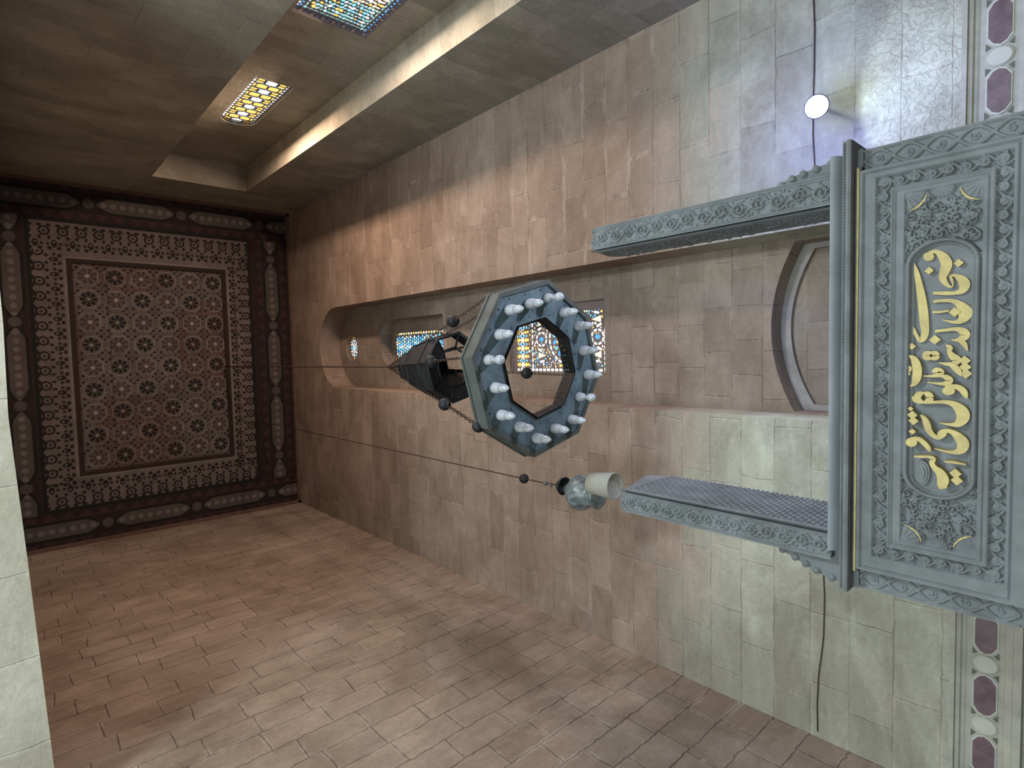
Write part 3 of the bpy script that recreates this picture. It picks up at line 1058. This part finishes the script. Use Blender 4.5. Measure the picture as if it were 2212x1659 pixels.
mb.box(PX0, PX1, PY - .006, PY + .03, PZ0 - .022, PZ0)
panel = mb.build('lintel_panel', CARVE, portal)

# gold paint touches on the spandrels
def spath(pts, w0, w1, y, th, mbx):
    """flat pen stroke with changing width -> solid ribbon. pts (x,z,halfwidth)"""
    n = len(pts)
    L_, R_ = [], []
    for i in range(n):
        a, b = pts[max(i - 1, 0)], pts[min(i + 1, n - 1)]
        tx, tz = b[0] - a[0], b[1] - a[1]
        l = math.hypot(tx, tz) or 1
        nx_, nz_ = -tz / l, tx / l
        x, z, h = pts[i]
        L_.append((x + nx_ * h, z + nz_ * h))
        R_.append((x - nx_ * h, z - nz_ * h))
    vs = [(x, y - th, z) for x, z in L_] + [(x, y - th, z) for x, z in R_] + [(x, y, z) for x, z in L_] + [(x, y, z) for x, z in R_]
    fs = []
    for i in range(n - 1):
        fs += [(i, i + 1, n + i + 1, n + i), (i, 2 * n + i, 2 * n + i + 1, i + 1), (n + i, n + i + 1, 3 * n + i + 1, 3 * n + i)]
    fs += [(0, n, 3 * n, 2 * n), (n - 1, 3 * n - 1, 4 * n - 1, 2 * n - 1)]
    mbx.add(vs, fs)


def smooth_path(pts, k=5):
    out = []
    n = len(pts)
    for i in range(n - 1):
        p0, p1, p2, p3 = pts[max(i - 1, 0)], pts[i], pts[i + 1], pts[min(i + 2, n - 1)]
        for j in range(k):
            t = j / k
            out.append(tuple(0.5 * ((2 * p1[c]) + (-p0[c] + p2[c]) * t + (2 * p0[c] - 5 * p1[c] + 4 * p2[c] - p3[c]) * t * t
                                    + (-p0[c] + 3 * p1[c] - 3 * p2[c] + p3[c]) * t ** 3) for c in range(3)))
    out.append(pts[-1])
    return out


FA = lambda x, y: (1900 + x / 5.528, 500 + y / 5.528)
FB = lambda x, y: (1900 + x / 5.184, 780 + y / 5.184)
YL = PY + 0.026
TH = 0.010
letters = MB()
import itertools
LN = itertools.count()


def ink(frame, pts, lift=0.0):
    sc = 5.528 if frame is FA else 5.184
    q = []
    for x, y, w in pts:
        p = atY(*frame(x, y), YL - TH)
        q.append((p[0], p[2], w / sc / 2 * 0.00165))
    spath(smooth_path(q), 0, 0, YL, TH + .0007 * next(LN), letters)


def dia(frame, x, y, r):
    c = atY(*frame(x, y), YL - TH)
    sc = (5.528 if frame is FA else 5.184)
    h = r / sc * 0.00185
    letters.prism([(c[0] + h * a, c[2] + h * b) for a, b in ((1, 0), (0, 1), (-1, 0), (0, -1))], lambda u, v, w: (u, w, v), YL - TH - .0007 * next(LN), YL)


def blob(frame, x, y, rx, ry):
    sc = (5.528 if frame is FA else 5.184)
    pts = []
    for i in range(20):
        th = 2 * math.pi * i / 20
        p = atY(*frame(x + rx * math.cos(th), y + ry * math.sin(th)), YL - TH)
        pts.append((p[0], p[2]))
    letters.prism(pts, lambda u, v, w: (u, w, v), YL - TH - .0007 * next(LN), YL)


def loop(frame, x, y, rx, ry, ix, iy):
    pts = []
    for i in range(21):
        th = 2 * math.pi * i / 20
        pts.append((x + (rx + ix) / 2 * math.cos(th), y + (ry + iy) / 2 * math.sin(th), ((rx - ix) * abs(math.cos(th)) + (ry - iy) * abs(math.sin(th)))))
    ink(frame, pts)


blob(FA, 585, 300, 66, 52)
ink(FA, [(600, 262, 50), (650, 240, 40), (700, 250, 50), (765, 310, 85), (800, 390, 98), (780, 470, 90), (755, 550, 65), (785, 615, 48), (850, 665, 20), (876, 630, 14), (862, 575, 22), (850, 530, 22), (910, 528, 34), (985, 575, 80), (1015, 640, 92), (985, 705, 66), (900, 735, 36), (780, 738, 40), (635, 735, 26)])
ink(FA, [(405, 365, 8), (445, 500, 45), (485, 700, 70), (518, 900, 82), (535, 1080, 82), (545, 1200, 70), (520, 1280, 60), (478, 1300, 40), (440, 1240, 34), (400, 1160, 34), (365, 1125, 12)])
ink(FA, [(645, 838, 30), (760, 825, 32), (880, 832, 42), (970, 885, 78), (1022, 955, 118), (1012, 1020, 104), (960, 1070, 58), (880, 1082, 30), (750, 1055, 10)])
ink(FA, [(635, 962, 22), (720, 962, 24), (830, 945, 20)])
ink(FA, [(665, 1192, 30), (790, 1178, 30), (920, 1166, 42), (1000, 1195, 76), (1022, 1240, 84), (975, 1285, 62), (905, 1297, 28), (860, 1290, 10)])
ink(FA, [(950, 1300, 30), (1010, 1340, 48), (1055, 1425, 12)])
for x, y, r in ((900, 962, 46), (665, 1293, 46), (948, 378, 38), (598, 470, 36), (393, 1372, 34)):
    dia(FA, x, y, r)
loop(FA, 622, 1482, 92, 48, 34, 22)
ink(FA, [(800, 1355, 14), (845, 1385, 50), (840, 1430, 40), (870, 1480, 62), (925, 1530, 78), (895, 1580, 52), (815, 1583, 34), (720, 1565, 8)])
for x, y in ((958, -5), (965, 66), (975, 138)):
    dia(FB, x, y, 44)
ink(FB, [(345, -62, 14), (395, -25, 58), (425, 50, 76), (432, 120, 78), (424, 190, 76), (400, 248, 50), (355, 280, 12)])
ink(FB, [(300, 70, 30), (345, 78, 44), (352, 105, 20), (330, 120, 34), (345, 155, 20)])
ink(FB, [(770, 20, 20), (830, 50, 50), (890, 110, 52), (925, 168, 10)])
ink(FB, [(605, 125, 26), (650, 98, 50), (705, 118, 46), (670, 150, 48), (600, 165, 26), (500, 165, 8)])
ink(FB, [(690, 162, 22), (750, 175, 46), (795, 210, 60), (765, 245, 52), (690, 250, 26), (550, 236, 8)])
blob(FB, 785, 330, 72, 48)
ink(FB, [(745, 282, 20), (850, 280, 44), (930, 312, 54), (970, 370, 46), (988, 415, 10)])
loop(FB, 508, 405, 100, 62, 42, 38)
ink(FB, [(385, 392, 16), (415, 445, 26), (520, 458, 26), (640, 455, 28), (760, 455, 38), (850, 482, 62), (925, 545, 98), (948, 620, 104), (900, 690, 70), (820, 706, 32), (690, 688, 8)])
ink(FB, [(475, 600, 14), (515, 635, 44), (545, 700, 60), (565, 765, 56), (615, 825, 42), (675, 848, 44), (715, 805, 72), (760, 775, 42), (830, 790, 46), (905, 850, 84), (950, 920, 96), (925, 985, 78), (855, 1012, 42), (760, 1005, 26), (630, 970, 8)])
for x, y, r in ((384, 598, 40), (397, 663, 40), (365, 528, 22), (385, 782, 28), (865, 1248, 44), (882, 1325, 44)):
    dia(FB, x, y, r)
blob(FB, 378, 900, 64, 52)
ink(FB, [(375, 855, 22), (460, 866, 44), (530, 920, 46), (568, 968, 40), (590, 1004, 10)])
ink(FB, [(405, 1056, 16), (480, 1060, 26), (560, 1060, 26), (622, 1082, 40), (605, 1130, 44), (640, 1185, 50), (700, 1240, 76), (730, 1310, 96), (722, 1370, 84), (735, 1415, 60)])
ink(FB, [(745, 1112, 12), (850, 1122, 26), (985, 1146, 12)])
letters.build('gold_lettering', GOLD, portal)['label'] = 'raised gold Arabic calligraphy'
m = MB()
c = atY(*FB(485, 1250), YL - .01)
for k, (a, b, t) in enumerate(((.019, .040, .010), (.013, .030, .014), (.006, .018, .018))):
    m.prism([(c[0] + b * 1.0 * math.sin(2 * math.pi * i / 24), c[2] + a * math.cos(2 * math.pi * i / 24)) for i in range(24)],
            lambda u, v, w: (u, w, v), YL, YL - t)
m.build('medallion', CARVE, portal)
# gilded crescents on the corner fans
for uc, vc, a0, a1 in ((ix0, iv0, 10, 80), (ix0, iv1, -80, -10), (ix1, iv1, 190, 260), (ix1, iv0, 100, 170)):
    q = []
    m = MB()
    for i in range(9):
        th = math.radians(a0 + (a1 - a0) * i / 8)
        q.append((PX0 + uc + .057 * math.cos(th), PZ0 + vc + .057 * math.sin(th), .0032 * math.sin(math.pi * (i + .5) / 9)))
    spath(q, 0, 0, PY + .02, .010, m)
    m.build('gilded_crescent', GOLD, portal)

# braided side strips
def braid(x0, x1, name):
    r = Relief(x1 - x0, PZ1 - PZ0 + .01, .0022)
    r.H[:] = 0
    n = 5
    for ph in (0, math.pi):
        pts = [(r.w * (.5 + .36 * math.sin(t * math.pi * n + ph)), r.h * t) for t in np.linspace(0, 1, 90)]
        r.stroke(pts, .006, .006, .010)
    for k in range(n):
        r.spiral(r.w * .5, r.h * (k + .5) / n + .0, .014, k, 1, 1, .003, .008)
    e = np.minimum(r.U, r.w - r.U)
    r.H = np.where(e < .007, .014, r.H)
    P = np.stack([x0 + r.U, PY + .045 - r.H, PZ0 + r.V - .01], -1)
    mm = MB()
    mm.grid(P)
    mm.box(x0, x1, PY + .044, PY + .34, PZ0 - .02, PZ1)
    mm.build(name, CARVE, portal)


braid(-0.862, -0.788, 'braided_strip')
braid(0.588, 0.662, 'braided_strip')

# gold fillet and cornice
m = MB()
m.box(-0.795, 0.595, PY - .004, PY + .05, 0.657, 0.663)
m.build('gilded_fillet', GOLD, portal)
m = MB()
m.box(-0.80, 0.605, PY + .012, PY + .34, 0.655, 0.672)
m.box(-0.866, 0.668, PY + .03, PY + .34, 0.655, 0.672)
def cornice_prof(xa, xb, y0, beads=True):
    prof = [(0.672, y0 + .03), (0.673, y0 - .012), (0.680, y0 - .016), (0.688, y0 - .012), (0.690, y0 - .004), (0.700, y0 - .004), (0.703, y0 + .0)]
    P = np.array([[(x, y, z) for z, y in prof] for x in (xa, xb)])
    m.grid(P, smooth=False)
    m.box(xa, xb, y0, PY + .34, 0.672, 0.703)
cornice_prof(-0.866, 0.690, PY - .02)
for i in range(150):
    x = -0.855 + i * (0.68 + 0.855) / 149
    m.lathe([(.0005, -.0042), (.0038, -.002), (.0042, 0), (.0038, .002), (.0005, .0042)], (x, PY - .026, .6965), 6)
m.build('cornice', CARVE, portal)
m = MB()
P = np.array([[(x, PY + .02 - .045 * math.sin(t * math.pi / 2) * 1.0 + .0, 0.703 + .036 * t) for t in np.linspace(0, 1, 8)] for x in (-0.735, 0.652)])
m.grid(P)
m.box(-0.735, 0.652, PY + .012, PY + .34, 0.703, 0.738)
m.box(-0.735, 0.652, PY - .025, PY + .34, 0.736, 0.740)
m.build('cornice_slab', CARVE2, portal)

# two carved posts
def post(xa, xb, y0, y1, z0, zf, zb, inner_sign, pattern):
    """front face on y0; inner face is the one that looks to the middle"""
    mm = MB()
    rad = 0.075
    prof = [(y0 + .009, z0)]
    n = 6
    prof += [(y0 + .009 + rad * (1 - math.cos(t)), zf - rad + rad * math.sin(t)) for t in np.linspace(0, math.pi / 2, n)]
    prof += [(y1 - rad + rad * math.sin(t), zb - rad + rad * math.cos(t)) for t in np.linspace(0, math.pi / 2, n)]
    prof += [(y1, z0)]
    mm.prism(prof, lambda u, v, w: (w, u, v), xa + .003, xb - .003)
    # carved front
    r = Relief(xb - xa, zf - z0 - rad + 1.2 * rad, .0022)
    r.H[:] = 0
    vine(r, r.w / 2, 0, r.w / 2, r.h, r.w * .74, 0, .014, .0048, pitch=r.w * .72)
    rq = random.Random(8)
    for k in range(420):
        u, v = rq.uniform(.016, r.w - .016), rq.uniform(0, r.h)
        r.dome(u, v, rq.uniform(.003, .006), .009)
    e = np.minimum(r.U, r.w - r.U)
    r.H = np.where(e < .006, .012, np.where(e < .010, .003, np.where(e < .014, .010, r.H)))
    hs_ = zf - z0 - rad                      # the carving rolls over the rounded head
    th_ = np.clip((r.V - hs_) / rad, 0, 1.5)
    rr_ = rad + r.H + .002
    gy_ = np.where(r.V > hs_, y0 + .009 + rad - rr_ * np.cos(th_), y0 + .007 - r.H)
    gz_ = np.where(r.V > hs_, z0 + hs_ + rr_ * np.sin(th_), z0 + r.V)
    mm.grid(np.stack([xa + r.U, gy_, gz_], -1))
    # carved inner side
    xi = xb if inner_sign > 0 else xa
    r = Relief(y1 - y0 - .01, min(zf, zb) - z0 - .04, .0030)
    r.H[:] = 0
    if pattern == 'knit':
        p = .044
        for j in range(int(r.h / (p * .5)) + 2):
            for i in range(int(r.w / p) + 2):
                u, v = (i + .5 * (j % 2)) * p, j * p * .5
                r.stroke([(u - p * .42, v - p * .16), (u, v + p * .14), (u + p * .42, v - p * .16)], .0052, .0052, .011)
                r.dome(u, v - p * .1, .005, .010)
    else:
        rr = random.Random(3)
        for k in range(300):
            u, v = rr.uniform(.045, r.w), rr.uniform(0, r.h)
            r.stroke([(u, v), (u + rr.uniform(-.012, .012), v + rr.uniform(-.02, .02))], .005, .003, .0055)
    for a, b in ((0, .008), (.014, .021), (.028, .034)):
        r.H = np.where((r.U >= a) & (r.U < b), .012, np.where((r.U < .034) & (r.H < .012), .001, r.H))
    mm.grid(np.stack([xi + inner_sign * (r.H - .001), y0 + .004 + r.U, z0 + r.V], -1), flip=inner_sign < 0)
    mm.build('carved_post', CARVE, portal)


post(-0.775, -0.682, 2.2, 2.64, 0.738, 1.70, 1.79, 1, 'knit')
post(0.492, 0.598, 2.2, 2.49, 0.738, 1.86, 1.90, -1, 'plain')

# scrolled brackets at the feet of the posts
def bracket(px, sign, name='scroll_bracket'):
    pts = [(atY(*p, 2.30)[0], atY(*p, 2.30)[2]) for p in px]
    mm = MB()
    mm.prism(pts, lambda u, v, w: (u, w, v), 2.24, 2.44)
    for k in range(len(pts) - 3):               # rolled lobes along the sloping edge
        a, b = pts[k + 1], pts[k + 2]
        cx_, cz_ = (a[0] + b[0]) / 2, (a[1] + b[1]) / 2
        mm.tube([(cx_ - sign * .006, 2.23, cz_ - .004), (cx_ - sign * .006, 2.45, cz_ - .004)], .013, 10)
    mm.build(name, CARVE, portal)


bracket([(1690, 460), (1690, 413), (1712, 396), (1735, 385), (1760, 376), (1790, 364), (1826, 352), (1835, 400), (1835, 460)], 1)
bracket([(1700, 1140), (1690, 1172), (1718, 1190), (1742, 1204), (1762, 1217), (1788, 1232), (1828, 1247), (1840, 1200), (1840, 1140)], -1)
# jambs carrying the lintel down to the floor
for xa, xb in ((-0.86, -0.62), (0.42, 0.66)):
    m = MB()
    m.box(xa, xb, PY + .04, PY + .34, ZF, PZ0 - .018)
    m.build('door_jamb', CARVE, portal)

# ---------------------------------------------------------------- octagonal chandelier
CX, CY, RZ = -0.11, 2.80, 2.794
ch_ = empty('octagonal_chandelier', (CX, CY, RZ), 'dark metal octagonal ring chandelier with sixteen dusty bulbs hanging on chains before the tall recess', 'chandelier')
ov = [(1080.7, 628), (1023.8, 769), (1055, 921), (1165, 987), (1258, 934), (1304, 812), (1272, 690), (1188, 601)]
angs = []
for p in ov:
    q = atZ(*p, RZ)
    angs.append((math.atan2(q[1] - CY, q[0] - CX), math.hypot(q[0] - CX, q[1] - CY)))
phase = np.mean([((a - k * math.pi / 4 + math.pi / 8) % (math.pi / 4)) - math.pi / 8 for k, (a, r) in enumerate(angs)])
RO = float(np.mean([r for a, r in angs])) * 0.985
RI = 0.345
oct_ = lambda R, z, n=8: [(CX + R * math.cos(phase + 2 * math.pi * k / n), CY + R * math.sin(phase + 2 * math.pi * k / n), z) for k in range(n)]


def octring(mb_, prof, smooth=False):
    """prof list (R,z) closed"""
    rings = [oct_(R, z) for R, z in prof]
    n = len(prof)
    vs = [v for r in rings for v in r]
    fs = []
    for i in range(n):
        j = (i + 1) % n
        for k in range(8):
            l = (k + 1) % 8
            fs.append((i * 8 + k, i * 8 + l, j * 8 + l, j * 8 + k))
    mb_.add(vs, fs, 0, smooth)


m = MB()
octring(m, [(RI + .012, RZ + .012), (RO - .02, RZ + .012), (RO - .02, RZ + .03), (RI + .012, RZ + .03)])
plate = m
m = MB()
octring(m, [(RO, RZ - .004), (RO, RZ + .10), (RO - .012, RZ + .115), (RO - .03, RZ + .10), (RO - .03, RZ + .02), (RO - .034, RZ - .004)])
octring(m, [(RO + .008, RZ + .09), (RO + .008, RZ + .112), (RO - .01, RZ + .112), (RO - .01, RZ + .09)])
m.build('outer_rim', RIMM, ch_)
# pierced inner rim with a row of small holes
m = MB()
v_in = oct_(RI, 0)
holes_per = 7
for k in range(8):
    a, b = Vector(v_in[k]), Vector(v_in[(k + 1) % 8])
    L_ = (b - a).length
    d = (b - a).normalized()
    nrm = Vector((d.y, -d.x, 0))
    for side in (0, .008):
        outer = [(0, -.004), (L_, -.004), (L_, .105), (0, .105)]
        hs = []
        for i in range(holes_per):
            u0 = L_ * (i + .5) / holes_per
            for vv in (.062, .085):
                hs.append([(u0 + .0065 * math.cos(t * math.pi / 3), vv + .0065 * math.sin(t * math.pi / 3)) for t in range(6)])
        holed(outer, hs, lambda u, v: tuple(a + d * u + nrm * side + Vector((0, 0, RZ + v))), m)
m.build('inner_rim', METALD, ch_)
m = plate                               # with its rivets
for k in range(8):
    for t in (.15, .5, .85):
        for R in (RI + .05, RO - .06):
            a, b = Vector(oct_(R, RZ + .010)[k]), Vector(oct_(R, RZ + .010)[(k + 1) % 8])
            m.ball(a.lerp(b, t), .008, 8)
m.build('ring_plate', METAL, ch_)


def chain(mb_, a, b, n=None, r=.0045):
    a, b = Vector(a), Vector(b)
    L_ = (b - a).length
    n = n or max(4, int(L_ / .035))
    d = (b - a) / n
    dn = d.normalized()
    s1 = dn.orthogonal().normalized()
    s2 = dn.cross(s1)
    for i in range(n):
        c = a + d * (i + .5)
        side = s1 if i % 2 else s2
        hl = d.length * .62
        pts = [c + dn * hl * math.cos(t) + side * .010 * math.sin(t) for t in np.linspace(0, 2 * math.pi, 9)]
        mb_.tube(pts, r * .62, 5, cap=False)


apex = Vector(atY(838, 792, CY))
apex.x = CX
verts = oct_(RO - .01, RZ + .11)
balls = {0: (972, 685), 1: (930, 773), 2: (958, 876), 5: (1137, 806)}
for k in range(8):
    vtx = Vector(verts[k])
    m = MB()
    chain(m, vtx, apex)
    co = m.build('chain', ROPE, ch_)
    # knob where a ball is threaded on the chain
    vp = ROT @ np.array(vtx)
    bx_, by_ = vp[0] / vp[2] * FPX + 1106, vp[1] / vp[2] * FPX + 829.5
    best = None
    for kk, p in balls.items():
        for t in np.linspace(.1, .95, 60):
            q = vtx.lerp(apex, t)
            c_ = ROT @ np.array(q)
            dd = math.hypot(c_[0] / c_[2] * FPX + 1106 - p[0], c_[1] / c_[2] * FPX + 829.5 - p[1])
            if best is None or dd < best[0]: best = (dd, t)
    if best[0] < 26:
        m = MB()
        q = vtx.lerp(apex, best[1])
        m.ball(q, .048, 18)
        m.lathe([(.012, -.062), (.02, -.05), (.001, -.04)], q, 10)
        m.lathe([(.001, .04), (.02, .05), (.012, .062)], q, 10)
        m.build('chain_ball', METALD, co)
    elif k == 2:
        pass
m = MB()
m.ball(Vector(verts[int(np.argmin([math.hypot(*(np.array(((lambda c: (c[0] / c[2] * FPX + 1106, c[1] / c[2] * FPX + 829.5))(ROT @ np.array(v)))) - np.array((1033, 926)))) for v in verts]))]), .042, 14)
m.build('corner_ball', METALD, ch_)

# sixteen candle sleeves with bulbs, two on each side
RM = (RO + RI) / 2 + .005
bare = (3, 8, 15)
sl0 = None
pairs = []
for k in range(8):
    a, b = Vector(oct_(RM, RZ + .012)[k]), Vector(oct_(RM, RZ + .012)[(k + 1) % 8])
    for t in (0, .5):
        pairs.append(a.lerp(b, t))
imgb = [(1219, 643), (1288, 859), (1090, 780)]
def to_px(v):
    c = ROT @ np.array(v)
    return (c[0] / c[2] * FPX + 1106, c[1] / c[2] * FPX + 829.5)
for i, p in enumerate(pairs):
    px = to_px(p)
    loose = min(math.hypot(px[0] + 34 - q[0], px[1] - q[1]) for q in imgb) < 26
    m = MB()
    m.lathe([(.001, 0), (.032, 0), (.036, -.012), (.033, -.03), (.028, -.055), (.024, -.062), (.001, -.062)] if loose else
            [(.001, 0), (.032, 0), (.037, -.012), (.037, -.035), (.031, -.075), (.028, -.078), (.001, -.078)], p, 14)
    s = m.build('candle_sleeve', WHITE, ch_)
    m = MB()
    if loose:
        m.lathe([(.014, -.058), (.013, -.075), (.016, -.09), (.026, -.105), (.031, -.125), (.029, -.145), (.018, -.158), (.001, -.162)], p, 16)
    else:
        m.lathe([(.022, -.076), (.027, -.088), (.028, -.105), (.024, -.125), (.015, -.142), (.006, -.153), (.001, -.156)], p, 16)
    m.build('bulb', BULB, s)

# small upper crown: an openwork octagonal lantern frame, some of its panels missing
KZ = atY(985, 795, CY)[2]
tiers = [(.165, .03), (.288, .0), (.285, .14), (.225, .42), (.150, .60)]
tp = [[(CX + R_ * math.cos(phase + 2 * math.pi * k / 8), CY + R_ * math.sin(phase + 2 * math.pi * k / 8), KZ + dz) for k in range(8)] for R_, dz in tiers]
gone = []
for k in range(8):
    mid = phase + 2 * math.pi * (k + .5) / 8
    if math.cos(mid - .45) > .55: gone.append(k)
for k in range(8):
    l = (k + 1) % 8
    for i in range(4):
        if k in gone and i in (0, 2): continue
        m = MB()
        m.add([tp[i][k], tp[i][l], tp[i + 1][l], tp[i + 1][k]], [(0, 1, 2, 3)])
        m.build('crown_panel', METALD, ch_)
m = MB()
for i, r_ in ((0, .012), (1, .014), (2, .010), (3, .008), (4, .010)):
    m.tube(tp[i] + [tp[i][0]], r_, 6)
for k in range(8):
    m.tube([tp[i][k] for i in range(5)], .008, 6)
m.lathe([(.15, .60), (.16, .62), (.15, .68), (.06, .70), (.03, .74), (.001, .75)], (CX, CY, KZ), 8, smooth=False, phase=phase * 8 / (2 * math.pi))
m.lathe([(.001, .585), (.15, .60)], (CX, CY, KZ), 8, smooth=False)
m.build('crown_frame', METALD, ch_)
m = MB()
m.tube([apex + Vector((0, 0, -.28)), apex, (CX - .01, CY + .02, ZC)], .008, 8)
m.build('suspension_cable', ROPE, ch_)

# ---------------------------------------------------------------- hanging lamp at the left
LY = 3.3
lp = lambda x, y: Vector(atY(x, y, LY))
base = lp(1300, 1050)
lampx = base.x
hl_ = empty('hanging_lamp', (lampx, LY, base.z - .2), 'small hanging lamp with mottled round body and cream cylinder, behind the left post', 'lamp')
b1 = lp(1132, 1034); cup = lp(1213, 1049); body = lp(1256, 1064); cyl0 = lp(1292, 1047); cyl1 = lp(1336, 1052)
m = MB()
topc = Vector((b1.x, LY, ZC))
m.tube([topc, b1, lp(1170, 1042), cup + Vector((0, 0, .02))], .0055, 8)
m.build('cord', ROPE, hl_)
m = MB()
m.ball(b1, .042, 16)
m.build('cord_ball', METALD, hl_)
for bx, by, br_ in ((1178, 1044, .022), (1190, 1049, .014)):
    m = MB()
    m.ball(lp(bx, by), br_, 12)
    m.build('cord_bead', RIMM, hl_)
m = MB()
ax = Vector((0.10, .0, 1))
m.lathe([(.012, .07), (.035, .06), (.062, .03), (.074, 0), (.068, .0), (.055, .03), (.02, .05), (.001, .055)], cup - Vector((0, 0, .03)), 24, axis=ax)
m.build('top_cup', METALD, hl_)
m = MB()
m.lathe([(.03, .16), (.055, .13), (.075, .10), (.11, .07), (.135, .03), (.138, 0), (.125, -.05), (.10, -.09), (.085, -.13), (.10, -.17), (.09, -.175), (.001, -.175)], body, 28)
m.build('lamp_body', MOTT, hl_)
m = MB()
c0, c1 = cyl0 + Vector((.02, -.06, .02)), cyl1 + Vector((.02, -.06, -.02))
dirc = (c1 - c0)
m.lathe([(.001, 0), (.07, 0), (.078, .008), (.098, dirc.length), (.090, dirc.length), (.085, dirc.length - .03), (.001, dirc.length - .03)], c0, 28, axis=dirc)
m.build('cylinder_shade', SHADE, hl_)

# ---------------------------------------------------------------- floodlight and cables on the back wall
fp = Vector(atY(1764, 230, 3.58))
fl = empty('floodlight', (fp.x, YB, fp.z), 'lit round white floodlight fixed to the back wall right of the doorway', 'lamp')
toc = (-fp).normalized()
m = MB()
m.lathe([(.001, -.07), (.03, -.07), (.045, -.04), (.066, -.005), (.066, .004), (.061, .004), (.061, -.002)], fp, 28, axis=toc)
m.build('housing', METALD, fl)
m = MB()
m.tube([fp - toc * .06, fp - toc * (YB - fp.y) / abs(toc.y)], .012, 8)
m.build('bracket', METALD, fl)
em, nt, bs = newmat('floodlight_led')
bs.inputs['Emission Color'].default_value = (0.86, 0.93, 1.0, 1)
bs.inputs['Emission Strength'].default_value = 14.0
m = MB()
m.lathe([(.060, 0), (.05, .006), (.03, .010), (.001, .011)], fp, 28, axis=toc)
m.build('lens', em, fl)
light('floodlight_beam', 'SPOT', fp + Vector((0.02, 0.0, -0.095)), 9, (0.82, 0.95, 1.0), aim=fp + Vector((0.12, 0.53, -0.95)),
      spot_size=math.radians(118), spot_blend=0.12, shadow_soft_size=0.03)
light('floodlight_throw', 'SPOT', fp + toc * .04, 150, (0.86, 0.93, 1.0), aim=fp + Vector((-1.2, -1.0, 0.3)),
      spot_size=math.radians(150), spot_blend=0.5, shadow_soft_size=0.05)
light('flare_fill', 'POINT', fp + toc * .25 + Vector((0, 0, .1)), 24.0, (0.20, 0.25, 1.0), shadow_soft_size=0.08)  # added blue point light imitating the lens flare around the floodlight

cab = MB()
pts = [atY(*p, YB - .012) for p in ((1757, 0), (1760, 60), (1759, 150), (1757, 205), (1756, 290), (1760, 365), (1764, 420))]
pts = [Vector((XR, YB - .012, pts[0][2]))] + [Vector(p) for p in pts]
cab.tube(pts, .0034, 6)
tag(cab.build('wall_cable', ROPE), 'thin dark cable running along the wall joint past the lit floodlight', 'cable')
cab = MB()
pts = [atY(*p, YB - .012) for p in ((1772, 1200), (1779, 1240), (1781, 1290), (1779, 1370), (1776, 1400), (1768, 1460), (1765, 1520), (1766, 1580))]
pts = [Vector(p) for p in pts]
cab.tube(pts, .0034, 6)
tag(cab.build('wall_cable', ROPE), 'thin dark cable on the pale back wall beside the left post foot', 'cable')
